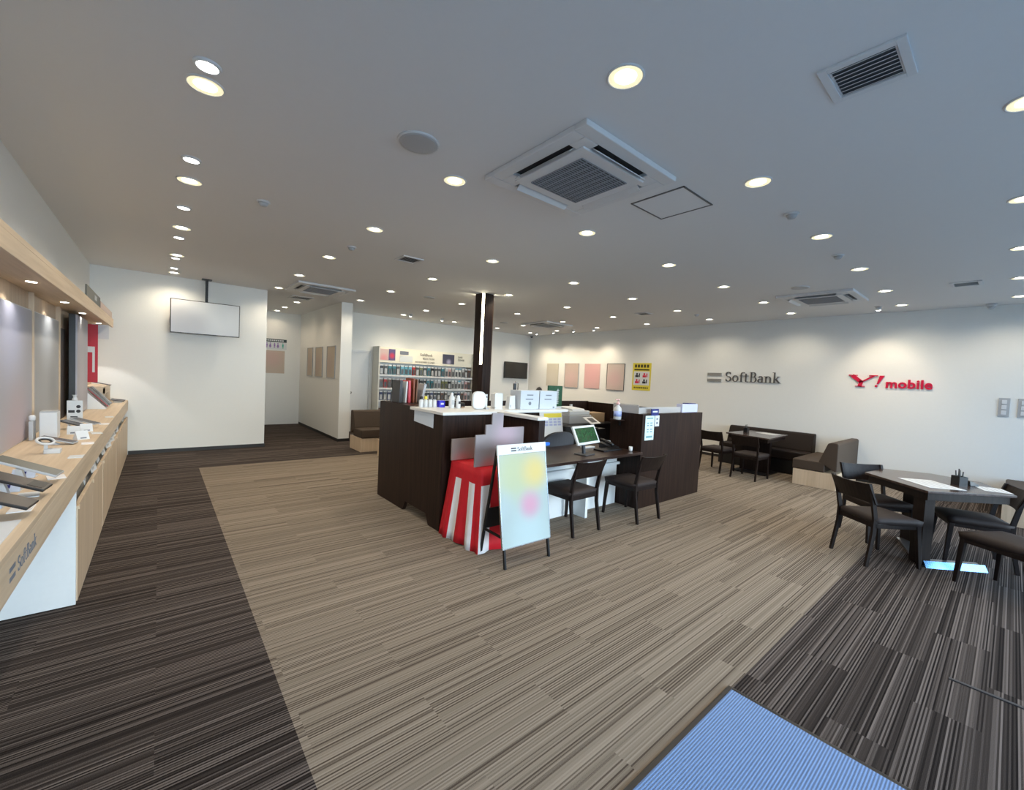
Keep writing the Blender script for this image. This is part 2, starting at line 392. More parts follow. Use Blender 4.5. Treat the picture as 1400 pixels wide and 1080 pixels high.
# ------------------------------------------------------------------ ceiling fittings
def spot(parent, z, power, angle, col, blend=.75, rad=.05, name='lamp', dirn=None):
    l = bpy.data.lights.new(name, 'SPOT'); l.energy = power; l.spot_size = radians(angle); l.spot_blend = blend
    l.color = col; l.shadow_soft_size = rad
    o = bpy.data.objects.new(name, l); COL.objects.link(o); o.parent = parent; o.location = (0, 0, z)
    if dirn: o.rotation_euler = Vector(dirn).to_track_quat('-Z', 'Y').to_euler()
    return o
WARM = (1, .865, .665)
ORD = ['first','second','third','fourth','fifth','sixth','seventh','eighth','ninth','tenth','eleventh','twelfth','thirteenth','fourteenth','fifteenth','sixteenth','seventeenth','eighteenth','nineteenth','twentieth','twenty-first','twenty-second','twenty-third','twenty-fourth','twenty-fifth','twenty-sixth','twenty-seventh','twenty-eighth','twenty-ninth','thirtieth']
def downlight(name, r, label, group, power, angle):
    t = thing(name, label, 'ceiling light', group=group)
    MB().lathe([(r*.95,0),(r*.95,-.005),(r*.99,-.008),(r*1.07,-.004),(r*1.07,0)], seg=28, cap=False).build('trim_ring', M['acw'], t)
    MB().lathe([(r*.60,-.002),(r*.75,-.0025),(r*.96,-.0045),(r*.96,-.001)], seg=28, cap=False).build('reflector', M['lampe'], t)
    MB().lathe([(.002,-.0045),(r*.5,-.004),(r*.62,-.003),(r*.62,-.001)], seg=28).build('lamp_lens', M['lamp'], t)
    spot(t, -.02, power, angle, WARM)
    return t
PW = 28
cols = [.17, 1.67, 3.18, 4.69, 6.18, 7.67, 9.0]
rows = [.04, 1.24, 2.77, 4.29, 5.80, 7.31, 8.80, 9.97]
spots = []
for ci, x in enumerate(cols):
    for ri, y in enumerate(rows):
        if x < 1 and ri in (0, 1, 7): continue
        if ci == 1 and ri in (0, 7): continue
        if ci == 2 and ri == 7: continue
        if (ci, ri) in ((4, 6),): continue
        spots.append((ci, ri, x, y))
proto = None
for ci, ri, x, y in spots:
    if ci == 0: y = [0,0,2.80,4.32,5.87,7.41,8.9][ri]
    if (ci, ri) == (1, 1): y = 1.27
    lab = 'recessed downlight, %s row from the windows, %s column from the left wall' % (ORD[ri], ORD[ci])
    if proto is None:
        proto = downlight('downlight', .082, lab, 'recessed downlights over the shop floor', PW, 150); proto.location = (x, y, H)
    else: dup(proto, (x, y, H), 0, lab)
for k, y in enumerate([10.35, 11.52, 12.4]):
    q = dup(proto, (2.33, y, H), 0, 'round recessed downlight in the side passage, %s from its open end' % ORD[k], 'recessed downlights in the side passage')
    for c_ in q.children:
        if c_.type == 'LIGHT': c_.data = c_.data.copy(); c_.data.energy = (14, 12, 8)[k]; c_.data.color = (1, .80, .58)
sp0 = None
for k, (x, y) in enumerate([(.165,2.61),(.16,3.86),(.16,5.09),(.16,6.34),(.16,7.62),(.16,8.44)]):
    lab = 'small white spot downlight by the left display wall, %s from the camera' % ('nearest' if k == 0 else ORD[k]+' nearest')
    if sp0 is None:
        sp0 = thing('spot_downlight', lab, 'ceiling light', (x, y, H), group='small spotlights along the left display')
        MB().lathe([(.045,-.002),(.046,-.012),(.055,-.012),(.060,-.006),(.060,0)], seg=24, cap=False).build('trim_ring', M['acw'], sp0)
        MB().lathe([(.002,-.016),(.03,-.014),(.046,-.009),(.046,-.004)], seg=24).build('lamp_lens', emit('white_lamp', (1,.98,.95), 8), sp0)
        spot(sp0, -.03, 14, 70, (1,.95,.88), dirn=(-.75,0,-1))
    else: dup(sp0, (x, y, H), 0, lab)
# adjustable wall spots near the back and right walls
ws0 = None
for k, (x, y, dx, dy, where) in enumerate([(9.05,9.74,1,0,'over the first picture from the back corner'),(9.04,9.0,1,0,'over the second picture from the back corner'),(9.04,8.2,1,0,'over the third picture from the back corner'),(9.08,7.5,1,0,'over the framed picture beside the yellow poster'),
        (8.99,1.52,1,0,'over the red lettering on the right wall'),(4.75,9.69,0,1,'over the left half of the accessory rack'),(5.64,9.68,0,1,'over the right half of the accessory rack')]):
    rz = 0 if dx else pi/2
    lab = 'bright adjustable ceiling spotlight '+where
    if ws0 is None:
        ws0 = thing('wall_spotlight', lab, 'ceiling light', (x, y, H), rz, 'adjustable wall spotlights')
        MB().lathe([(.05,-.008),(.055,-.004),(.055,0)], seg=20).build('trim_ring', M['acw'], ws0)
        mb = MB(); mb.tube([(0,0,-.005),(.02,0,-.05)], .036, 14); mb.build('lamp_head', M['wplast'], ws0)
        mb = MB(); mb.tube([(.0195,0,-.0515),(.022,0,-.056)], .031, 14); mb.build('lamp_lens', M['lamp'], ws0)
        spot(ws0, -.07, 38, 80, (1,.82,.60), dirn=(.5,0,-1))
    else: dup(ws0, (x, y, H), rz, lab)

def cassette(x, y, label, s=.95):
    t = thing('ceiling_air_conditioner', label, 'air conditioner', (x, y, H), group='ceiling cassette air conditioners')
    h = s/2
    b = MB()                                    # outer frame with openings for the vanes
    i = h-.09; j = h-.155
    b.box(-h, h, -h, -i, -.035, 0); b.box(-h, h, i, h, -.035, 0); b.box(-h, -i, -i, i, -.035, 0); b.box(i, h, -i, i, -.035, 0)
    for sx in (-1, 1):
        for sy in (-1, 1): b.box(sx*i, sx*(j-.06), sy*i, sy*(j-.06), -.035, 0)
    b.build('outer_panel', M['acw'], t, bevel=.006)
    MB().box(-i, i, -i, i, -.010, 0).build('air_duct', M['blk'], t)
    g = MB(); g.box(-j, j, -j, j, -.045, -.01); g.build('centre_panel', M['acw'], t, bevel=.008)
    r = j-.085; gr = MB(); gr.box(-r, r, -r, r, -.0465, -.044, 1)
    n = 22
    for k in range(n+1):
        q = -r+2*r*k/n; gr.box(-r, r, q-.0035, q+.0035, -.051, -.046, 0)
    for k in range(9):
        q = -r+2*r*k/8; gr.box(q-.004, q+.004, -r, r, -.0505, -.046, 0)
    gr.build('intake_grille', [M['grille'], M['blk']], t)
    for k in range(4):
        v = MB(); L_ = j-.065
        v.hexa([(-L_,-j-.052,-.062),(L_,-j-.052,-.062),(L_,-j-.012,-.032),(-L_,-j-.012,-.032)], [(-L_,-j-.052,-.056),(L_,-j-.052,-.056),(L_,-j-.012,-.026),(-L_,-j-.012,-.026)])
        v.build('air_vane', M['wplast'], t, rot=(0,0,k*pi/2))
    return t
cassette(2.255, 2.07, 'large square ceiling air conditioner nearest the camera, beside the access hatch')
cassette(2.23, 8.20, 'ceiling air conditioner just outside the side passage, left of the white pier')
cassette(7.72, 1.98, 'ceiling air conditioner above the corner bench at the right wall')
cassette(7.80, 8.0, 'ceiling air conditioner farthest back, right of the dark pillar')
t = thing('access_hatch', 'square flush ceiling access hatch with thin dark frame', 'access hatch', (3.115, 1.85, H))
b = MB(); s = .225
for q in ((-s,s,-s,-s+.012),(-s,s,s-.012,s),(-s,-s+.012,-s,s),(s-.012,s,-s,s)): b.box(*q, -.006, 0)
b.build('hatch_frame', mat('hatch_frame_grey', (.14,.145,.15), .4, .5), t)
MB().box(-s+.012, s-.012, -s+.012, s-.012, -.003, 0).build('hatch_panel', M['ceil'], t)
def vent(x, y, s, label, nm='ceiling_vent', along='Y', n=8, sx=None):
    t = thing(nm, label, 'air vent', (x, y, H)); h = s/2
    b = MB(); e = .034*s/.3
    b.box(-h, h, -h, -h+e, -.012, 0); b.box(-h, h, h-e, h, -.012, 0); b.box(-h, -h+e, -h+e, h-e, -.012, 0); b.box(h-e, h, -h+e, h-e, -.012, 0)
    e2 = e*1.25
    b.box(-h+e, h-e, -h+e, -h+e2, -.006, 0); b.box(-h+e, h-e, h-e2, h-e, -.006, 0)
    b.build('vent_frame', M['acw'], t, bevel=.002)
    MB().box(-h+e, h-e, -h+e2, h-e2, -.0015, 0).build('vent_opening', M['duct'], t)
    for k in range(n):
        q = -h+e+(2*h-2*e)*(k+.5)/n; c = MB(); w = (2*h-2*e)/n*.33
        c.hexa([(q-w,-h+e2,-.011),(q-w+.002,-h+e2,-.012),(q-w+.002,h-e2,-.012),(q-w,h-e2,-.011)], [(q+w-.002,-h+e2,-.002),(q+w,-h+e2,-.003),(q+w,h-e2,-.003),(q+w-.002,h-e2,-.002)])
        c.build('vent_slat', M['wplast'], t)
    return t
vent(2.41, .515, .30, 'square louvred ceiling vent at the upper right, nearest the camera')
vent(2.43, 5.06, .28, 'small ceiling vent behind the near air conditioner, towards the accessory rack', n=7)
vent(2.24, 9.62, .42, 'square return vent in the ceiling at the mouth of the side passage', n=9)
vent(7.62, 5.0, .28, 'small ceiling vent over the far side of the reception island', n=7)
vent(7.70, .48, .28, 'small ceiling vent over the right table near the windows', n=8)
for x, y, r, lab in ((1.23,2.49,.125,'large round ceiling speaker left of the near air conditioner'),(3.92,7.26,.11,'round ceiling speaker to the left of the dark pillar'),(6.99,8.81,.11,'round ceiling speaker between the pillar and the far air conditioner'),(6.82,2.01,.11,'round ceiling speaker left of the air conditioner at the right wall')):
    t = thing('ceiling_speaker', lab, 'speaker', (x, y, H), group='round ceiling speakers')
    MB().lathe([(r*.93,-.010),(r,-.012),(r*1.03,-.006),(r*1.03,0)], seg=36).build('speaker_rim', M['wplast'], t)
    MB().lathe([(.002,-.0135),(r*.8,-.0125),(r*.95,-.0105),(r*.95,-.004)], seg=36).build('speaker_mesh', M['gplast'], t)
for x, y, lab in ((.69,4.35,'round smoke detector on the ceiling near the left wall'),(1.72,5.11,'round smoke detector on the ceiling in front of the screen wall'),(5.44,1.28,'round smoke detector on the ceiling in front of the right-hand cassette'),(8.28,4.21,'round smoke detector on the ceiling above the grey lettering'),(3.94,1.26,'flat round smoke detector to the right of the access hatch')):
    t = thing('smoke_detector', lab, 'smoke detector', (x, y, H), group='smoke detectors')
    MB().lathe([(.048,-.012),(.052,-.008),(.054,0)], seg=24).build('detector_base', M['wplast'], t)
    MB().lathe([(.01,-.042),(.026,-.038),(.034,-.026),(.040,-.012)], seg=24).build('detector_dome', M['gplast'], t)
for x, y, lab in ((9.60,10.55,'small dome security camera in the far back corner of the ceiling'),(9.52,.31,'small dome security camera at the ceiling edge near the wall switches')):
    t = thing('ceiling_camera', lab, 'security camera', (x, y, H), group='dome cameras')
    MB().lathe([(.05,-.04),(.058,-.03),(.06,0)], seg=24).build('camera_housing', M['wplast'], t)
    MB().lathe([(.004,-.082),(.025,-.076),(.042,-.055),(.046,-.04)], seg=24).build('camera_dome', M['blk'] if x > 9.55 else M['gplast'], t)

# ------------------------------------------------------------------ pillar with strip lights
px0, px1, py0, py1 = 4.28, 4.56, 6.0, 6.28
t = thing('pillar', 'dark wood-clad square pillar with strip lights on its corners', 'pillar', (4.42, 6.14, 0))
c = .055; gw = .027; gd = .013
poly = []
for sx, sy in ((-1,-1),(1,-1),(1,1),(-1,1)):      # chamfered corners, each with a recessed light groove
    a = (sx*(.14-c*.5), sy*(.14-c*.5)); d = (sx*.7071, sy*.7071); n_ = (-d[1], d[0])
    P = lambda u, v: (a[0]+d[0]*u+n_[0]*v, a[1]+d[1]*u+n_[1]*v)
    hl = c*.7071
    poly += [P(0,-hl), P(0,-gw), P(-gd,-gw), P(-gd,gw), P(0,gw), P(0,hl)]
MB().prism(poly, 0, 1.76).build('pillar_cladding', M['dk'], t) if 0 else None
body = MB(); body.prism(poly, 1.76, H)
body.prism([q for k, q in enumerate(poly) if k % 6 in (0, 5)], 0, 1.76)
body.build('pillar_cladding', M['dk'], t)
for sx, sy in ((-1,-1),(1,-1),(1,1),(-1,1)):
    b = MB(); a = (sx*(.14-c*.5), sy*(.14-c*.5)); d = (sx*.7071, sy*.7071); n_ = (-d[1], d[0])
    P = lambda u, v: (a[0]+d[0]*u+n_[0]*v, a[1]+d[1]*u+n_[1]*v)
    b.prism([P(-gd-.002,-gw*.8), P(-gd+.004,-gw*.8), P(-gd+.004,gw*.8), P(-gd-.002,gw*.8)], 1.77, H-.01)
    b.build('strip_light', M['strip'], t)

# ------------------------------------------------------------------ hanging screen
t = thing('hanging_screen', 'wide flat screen hanging from a black ceiling pole before the white wall', 'screen', (.62, 9.10, 0))
b = MB(); b.box(-.49, .49, -.02, .02, 2.05, 2.62); 
b.build('screen_bezel', M['blk'], t, bevel=.004)
MB().box(-.478, .478, -.023, -.02, 2.064, 2.608).build('screen_panel', soft_print('screen_panel_pale', (.60,.61,.62), [((.15,0,2.45),.6,(.72,.74,.74)),((-.25,0,2.15),.5,(.50,.51,.54))], .35), t)
MB().box(-.02, .02, .0, .04, 2.60, H).build('ceiling_pole', M['blkm'], t, bevel=.003)
MB().box(-.07, .07, -.05, .09, H-.012, H).build('ceiling_plate', M['blkm'], t)
MB().box(-.15, .15, .02, .06, 2.2, 2.45).build('mount_bracket', M['blkm'], t)

# ------------------------------------------------------------------ passage sign and pictures
def wall_sheet(name, label, cat, w, h, org, xa, m, th=.006, frame=None, fm=None, group=None):
    t = thing(name, label, cat, (0,0,0), 0, group); 
    b = MB().box(0, w, 0, h, 0, th); b.build('printed_sheet', m, t)
    if frame:
        f = MB(); e = frame; d = th+.010
        f.box(-e, w+e, -e, 0, -0, d); f.box(-e, w+e, h, h+e, 0, d); f.box(-e, 0, 0, h, 0, d); f.box(w, w+e, 0, h, 0, d)
        f.build('picture_frame', fm or M['wplast'], t)
    orient(t, org, xa, (0,0,1)); return t
t = thing('passage_sign', 'white sign with dark header and coloured figure icons at the passage end', 'sign')
MB().box(0, .56, 0, .27, 0, .01).build('sign_board', M['paper'], t)
MB().box(0, .56, .19, .27, .01, .012).build('sign_header', mat('dark_green_print', (.03,.05,.05), .5), t)
w = MB()
for k in range(9): w.box(.05+k*.05, .05+k*.05+.036, .215, .248, .012, .0135)
w.build('header_lettering', M['paper'], t)
def figure(x, m, skirt_=False, leaf=False):
    b = MB(); b.lathe([(.014,.011),(.014,.013)], x, .155, 12, smooth=False)
    if skirt_: b.prism([(x-.03,.06),(x+.03,.06),(x+.012,.135),(x-.012,.135)], .011, .013)
    else: b.box(x-.018, x+.018, .08, .135, .011, .013)
    b.box(x-.014, x-.003, .03, .085, .011, .013); b.box(x+.003, x+.014, .03, .085, .011, .013)
    b.build('figure_icon', m, t)
pm = mat('violet_print', (.28,.16,.42), .5); gm = mat('teal_print', (.04,.40,.30), .5)
figure(.09, pm); figure(.17, pm, True); figure(.27, pm); figure(.35, pm, True); figure(.47, gm)
orient(t, (2.08, 12.745, 2.02), (1,0,0), (0,0,1))
wall_sheet('poster', 'faded pinkish poster under the sign at the passage end', 'poster', .50, .60, (2.10, 12.745, 1.38), (1,0,0), soft_print('faded_pink', (.52,.42,.33), [((.2,.4,0),.4,(.55,.38,.32))]), .004)
for k, (y0, y1) in enumerate(((11.93,11.46),(11.19,10.62),(10.25,9.68))):
    wall_sheet('framed_poster', 'pale framed poster on the passage wall, %s' % ('farthest back of three', 'middle one of three', 'nearest of three')[k], 'poster', y0-y1, .70, (2.981, y0, 1.37), (0,-1,0), soft_print('passage_print%d' % k, (.52,.44,.33), [((.2,.3,0),.5,(.48,.38,.31))]), .006, .014, M['gplast'], 'framed posters in the passage')
# pictures on the right wall
RW = XR-.001
pp = [soft_print('pic_a', (.56,.52,.43), [((.2,.2,0),.5,(.60,.56,.48))]), soft_print('pic_b', (.55,.44,.38), [((.25,.25,0),.45,(.62,.45,.42))]),
      soft_print('pic_c', (.66,.42,.40), [((.3,.4,0),.5,(.70,.40,.40))]), soft_print('pic_d', (.56,.47,.42), [((.25,.3,0),.45,(.62,.44,.42))])]
for k, (y0, y1, l) in enumerate(((9.86,9.34,'plain grey-beige picture nearest the back corner on the right wall'),(9.05,8.50,'framed picture fading from brown to pink on the right wall'),(8.26,7.69,'pinkest picture on the right wall, third from the corner'),(7.43,6.86,'tall framed beige and pink picture beside the yellow poster'))):
    wall_sheet('wall_picture', l, 'picture', y0-y1, .72, (RW, y0, 1.36), (0,-1,0), pp[k], .012, .010 if k in (1,3) else None, M['gplast'] if k != 3 else M['sign'], 'pictures on the right wall')
t = thing('yellow_poster', 'yellow poster with black lettering and four white picture panels', 'poster')
MB().box(0, .55, 0, .72, 0, .004).build('printed_sheet', M['yel'], t)
b = MB(); b.box(.04, .51, .14, .50, .004, .006); b.build('white_panel', M['paper'], t)
b = MB()
for k in range(5): b.box(.06+k*.09, .06+k*.09+.065, .60, .68, .004, .006); b.box(.06+k*.09+.015, .06+k*.09+.05, .618, .66, .006, .007)
b.box(.05, .50, .525, .565, .004, .006); b.build('header_lettering', mat('olive_black', (.06,.05,.01), .5), t)
for (x, y) in ((.14,.40),(.36,.40),(.14,.24),(.36,.24)):
    b = MB(); b.box(x-.05, x+.05, y-.055, y+.0, .006, .0075); b.lathe([(.028,.006),(.028,.0078)], x, y+.03, 14, smooth=False); b.box(x+.06, x+.09, y-.05, y+.05, .006, .0075)
    b.build('figure_icon', M['inkb'] if (x < .2) == (y > .3) else M['crim'], t)
b = MB()
for k in range(8): b.box(.06+k*.055, .06+k*.055+.04, .05, .09, .004, .006)
b.build('footer_lettering', mat('olive_black2', (.10,.09,.01), .5), t)
orient(t, (RW, 6.60, 1.39), (0,-1,0), (0,0,1))
# grey lettering with two bars
t = thing('wall_lettering', 'grey double-bar emblem and serif word SoftBank on the right wall', 'sign')
b = MB(); b.box(0, .31, .135, .20, 0, .02); b.box(0, .31, .0, .065, 0, .02); b.build('double_bar_emblem', mat('silver_bars', (.33,.33,.32), .3, .6), t)
sw, adv = serif_word('SoftBank', 0, 1)
k = 1.10/adv
sw.v = [(.40+x*k, .015+y*.215, z*.02) for x, y, z in sw.v]
sw.build('serif_letters', M['sign'], t)
orient(t, (RW, 4.58, 1.695), (0,-1,0), (0,0,1))
t = thing('wall_lettering', 'crimson Y! mobile lettering on the right wall', 'sign')
b = MB()
ribbon(b, [(.05,.20),(.185,.085)], .060, 0, .02); ribbon(b, [(.36,.20),(.19,.085)], .026, 0, .02); ribbon(b, [(.19,.11),(.165,.0)], .055, 0, .02)
b.box(.0, .13, .195, .21, 0, .02); b.box(.29, .41, .195, .21, 0, .02); b.box(.10, .24, 0, .013, 0, .02)
b.build('serif_letter_y', M['crim'], t)
b = MB(); b.prism([(.40,.055),(.425,.055),(.50,.205),(.435,.205)], 0, .02); b.lathe([(.019,0),(.019,.02)], .395, .02, 16, smooth=False); b.build('exclamation_mark', M['crim'], t)
tm = text_mesh('mobile_letters', 'mobile', .205, M['crim'], .01, .006, 0, 'LEFT', 1.06); tm.parent = t
xs_ = [v.co.x for v in tm.data.vertices]; sx = .58/(max(xs_)-min(xs_)); tm.location = (.525-min(xs_)*sx, .0, .01); tm.scale = (sx, 1, 1)
orient(t, (RW, 1.98, 1.705), (0,-1,0), (0,0,1))
# wall switches
for k, y in enumerate((.155, -.035)):
    t = thing('switch_plate', ('grey wall switch plate with three rockers, nearer the lettering', 'grey wall switch plate with three rockers at the picture edge')[k], 'light switch', group='switch plates on the right wall')
    MB().box(0, .115, 0, .28, 0, .010).build('plate', M['gplast'], t, bevel=.003)
    for q in range(3): MB().box(.032, .083, .03+q*.08, .09+q*.08, .010, .017).build('rocker', M['acw'], t, bevel=.002)
    orient(t, (RW, y, 1.335), (0,-1,0), (0,0,1))
# black wall screen on the back wall
t = thing('wall_screen', 'switched-off black television on the back wall right of the pillar', 'television', (9.09, YB, 0))
MB().box(-.49, .49, -.09, -.03, 1.54, 2.08).build('screen_bezel', M['blk'], t, bevel=.004)
MB().box(-.475, .475, -.093, -.09, 1.56, 2.066).build('screen_panel', mat('dark_panel', (.02,.021,.022), .12), t)
MB().box(-.2, .2, -.03, 0, 1.7, 1.95).build('wall_mount', M['blkm'], t)

# ------------------------------------------------------------------ accessory rack on the back wall
RX0, RX1, RYF = 4.27, 7.10, 10.36
t = thing('accessory_rack', 'tall white accessory rack with lit poster header on the back wall', 'display rack', ((RX0+RX1)/2, 10.55, 0))
hw = (RX1-RX0)/2; cream = mat('cream_metal', (.66,.65,.59), .5)
MB().box(-hw-.03, -hw, -.22, .19, 0, 2.2).build('side_panel', cream, t); MB().box(hw, hw+.03, -.22, .19, 0, 2.2).build('side_panel', cream, t)
MB().box(-hw, hw, .12, .15, .3, 1.8).build('back_panel', M['white'], t)
MB().box(-hw, hw, -.17, .15, 1.80, 2.19).build('header_box', mat('header_cream', (.80,.77,.64), .5), t)
for z in (.44, .80, 1.12, 1.46):
    MB().box(-hw, hw, -.20, .12, z, z+.022).build('rack_shelf', M['white'], t)
    MB().box(-hw, hw, -.215, -.20, z-.012, z+.035).build('price_rail', M['wplast'], t)
MB().box(-hw, hw, -.20, .15, .0, .30).build('base_cabinet', M['white'], t)
for x0, x1, z0, z1, m, l in ((-1.40,-1.18,1.86,2.14,soft_print('hd_a',(.60,.45,.42),[((-1.3,-.17,1.9),.2,(.70,.30,.30))]),'pink picture print'),(-1.17,-.99,1.86,2.15,soft_print('hd_b',(.10,.08,.20),[((-1.08,-.17,1.98),.12,(.60,.04,.08))]),'dark blue and red print'),
        (-.86,-.62,2.03,2.12,M['ink'],'grey-blue print'),(-.86,-.50,1.84,2.0,soft_print('hd_c',(.62,.66,.66),[]),'pale grey print'),(.42,.80,1.86,2.13,soft_print('hd_d',(.06,.06,.10),[((.62,-.17,1.92),.12,(.40,.38,.52))]),'dark night-scene print')):
    MB().box(x0, x1, -.176, -.17, z0, z1).build('header_print', m, t, label=l)
for x, z, s, h_ in ((-.28,2.03,'SoftBank',.105),(-.20,1.94,'SELECTION',.07),(-.42,1.845,'ACCESSORIES & CASES',.058),(.92,2.05,'CASE',.07),(.92,1.97,'COVER',.07)):
    o = text_mesh('header_lettering', s, h_, mat('brown_ink_'+s[:2], (.16,.13,.09), .6), .002); o.parent = t; o.location = (x, -.174, z); o.rotation_euler = (pi/2,0,0)
# packs hanging / standing in rows
pal = {'black':(.012,.013,.016),'dark grey':(.06,.065,.07),'teal':(.03,.16,.20),'sky blue':(.10,.34,.45),'white':(.66,.67,.66),'pale grey':(.40,.41,.41),'red':(.40,.03,.03),'brown':(.12,.06,.04),'olive':(.14,.15,.05),'pink':(.55,.34,.33),'navy':(.02,.03,.10)}
PM = {k: mat('pack_'+k.replace(' ','_'), v, .35) for k, v in pal.items()}
packs = {}
def pack_proto(colr, w, h):
    b = MB(); b.box(-w/2, w/2, -.012, .012, 0, h, 0); b.box(-w/2+.012, w/2-.012, -.015, -.012, .03, h*.62, 1); b.box(-w/2, w/2, -.0135, -.012, h*.86, h-.005, 2)
    inner = 'pale grey' if colr in ('black','navy','dark grey') else 'dark grey'
    top = 'white' if colr != 'white' else 'sky blue'
    return b.build('case_pack', [PM[colr], PM[inner], PM[top]])
rowsdef = [(1.482,.27,'top'),(1.142,.26,'second'),(.822,.25,'third'),(.462,.20,'bottom')]
seqs = [['black','black','teal','teal','dark grey','sky blue','sky blue','sky blue','red','dark grey','olive','dark grey','teal','black','dark grey','dark grey','teal','pale grey','pink','pale grey','white','white','pale grey','dark grey','brown'],
        ['brown','red','brown','black','pink','pink','sky blue','sky blue','teal','black','black','dark grey','teal','teal','pale grey','pale grey','olive','olive','black','pale grey','pale grey','white','pale grey','pink','brown'],
        ['navy','dark grey','navy','dark grey','dark grey','black','red','brown','dark grey','black','pale grey','dark grey','black','navy','black','black','brown','dark grey','pale grey','white','black','navy','brown','pink','pale grey'],
        ['brown','pale grey','dark grey','navy','black','white','teal','red','pale grey','black','dark grey','navy']]
for ri, ((z, hh, rn), sq) in enumerate(zip(rowsdef, seqs)):
    for k, cn in enumerate(sq):
        key = (cn, ri)
        lab = '%s accessory pack, %s from the left in the %s row of the rack' % (cn, ORD[k], rn)
        x = RX0+.075+k*.112; y = 10.40+random.uniform(-.012,.012)
        if key not in packs:
            o = pack_proto(cn, .088, hh); packs[key] = o
        else:
            o = packs[key].copy(); COL.objects.link(o)
        o.location = (x, y, z); o.rotation_euler = (0, 0, random.uniform(-.08,.08))
        tag(o, lab, 'phone accessory pack', 'accessory packs on the rack')

# ------------------------------------------------------------------ left display wall
WX = -.387
t = thing('display_worktop', 'long maple display worktop with lettered front edge along the left wall', 'worktop', (.002,0,0))
MB().box(XL, WX, 1.0, 9.29, .872, .90).build('top_board', M['lt'], t, bevel=.002)
MB().box(WX-.022, WX, 1.0, 9.29, .735, .872).build('front_apron', M['lt'], t, bevel=.002)
b = MB(); b.box(0, .075, .034, .050, 0, .001); b.box(0, .075, .0, .016, 0, .001); o = b.build('double_bar_emblem', M['ink'], t); orient(o, (WX+.0005, 2.16, .785), (0,1,0), (0,0,1)); o.parent = t
sw, adv = serif_word('SoftBank', 0, .001); k = .30/adv; sw.v = [(x*k, y*.055, z) for x, y, z in sw.v]
o = sw.build('serif_letters', M['ink'], t); orient(o, (WX+.0005, 2.27, .783), (0,1,0), (0,0,1)); o.parent = t
segs = [(3.735, 5.30), (5.31, 6.90), (6.91, 9.28)]
for k, (a, c_) in enumerate(segs):
    lab = ('maple cabinet with white end panel at the near end under the worktop', 'middle maple cabinet under the left worktop', 'far maple cabinet under the worktop beside the white wall')[k]
    t = thing('base_cabinet', lab, 'cabinet', (-.6, a, 0), 0, 'cabinets under the left worktop')
    L_ = c_-a
    MB().box(-.23, .19, .02, L_, .0, .60).build('carcass', M['white'], t)
    MB().box(-.238, .208, 0, .02, 0, .871 if k == 0 else .60).build('end_panel', M['white'] if k == 0 else M['ltv'], t, label='white end panel' if k == 0 else None)
    n = 2 if k < 2 else 3
    for q in range(n):
        y0 = .022+(L_-.03)*q/n; y1 = .022+(L_-.03)*(q+1)/n-.006
        d = MB().box(.192, .214, y0, y1, .012, .625).build('cabinet_door', M['ltv'], t, bevel=.002)
        MB().box(.214, .220, y0+.02, y0+.05, .600, .622).build('door_pull', M['lt'], d)
# leaflets standing in the slot below the worktop edge
lf = None
for k in range(12):
    y = 3.95+k*.42
    lab = 'small pale price card in the slot under the worktop edge, %s from the near end' % ORD[k]
    if lf is None:
        b = MB(); b.prism_ax([(0,0),(.18,0),(.18,.10),(0,.10)], 0, .003, 'X'); b.box(.003, .004, .02, .16, .05, .085, 1) ; b.box(.003,.004,.02,.10,.02,.04,1)
        lf = b.build('price_card', [M['paper'], M['gplast']])
        o = lf
    else: o = lf.copy(); COL.objects.link(o)
    o.location = (-.415, y, .626); o.rotation_euler = (0, radians(-12), random.uniform(-.15,.15))
    tag(o, lab, 'card', 'price cards in the slot under the worktop')
# wooden back, canopy
t = thing('display_canopy', 'maple canopy with small downlights over the left display wall', 'canopy', (0,0,0))
MB().box(XL, -.55, 1.0, 9.0, 2.14, 2.17).build('canopy_top', M['lt'], t)
MB().box(-.572, -.55, 1.0, 9.0, 2.045, 2.14).build('canopy_fascia', M['lt'], t, bevel=.002)
MB().box(XL, -.572, 1.0, 9.0, 2.075, 2.09).build('canopy_soffit', M['lt'], t)
MB().box(XL, -.82, 1.0, 9.28, .90, 2.075).build('back_board', M['ltv'], t)
for y in (2.2, 3.75, 5.19, 6.38, 7.62, 9.0):
    MB().box(-.82, -.788, y-.008, y+.008, .90, 2.075).build('divider', M['ltv'], t)
for k, y in enumerate((1.6, 2.9, 4.45, 5.8, 7.0, 8.72)):
    p = MB().lathe([(.024,-.003),(.028,-.002),(.028,0)], seg=18).build('puck_light', M['lamp'], t, loc=(-.69, y, 2.075))
    s_ = spot(p, -.012, (4.5 if k < 5 else 16), (125 if k < 5 else 88), ((1,.93,.82) if k < 5 else (1,.98,.96)), (.6 if k < 5 else .18), .02)
t = thing('canopy_sign', 'small dark sign standing on the canopy edge at the far end', 'sign', (-.56, 5.86, 2.17))
MB().box(0, .012, 0, 1.22, 0, .11).build('sign_board', mat('grey_green_sign', (.12,.12,.10), .5), t)
MB().box(.012, .014, .65, .85, .03, .08).build('sign_emblem', M['gplast'], t)
tag(MB().box(-.56, -.548, 7.12, 8.72, 2.17, 2.25).build('canopy_sign', soft_print('beige_pink', (.50,.38,.31), [])), 'faded pinkish strip sign on the canopy beside the dark sign', 'sign')
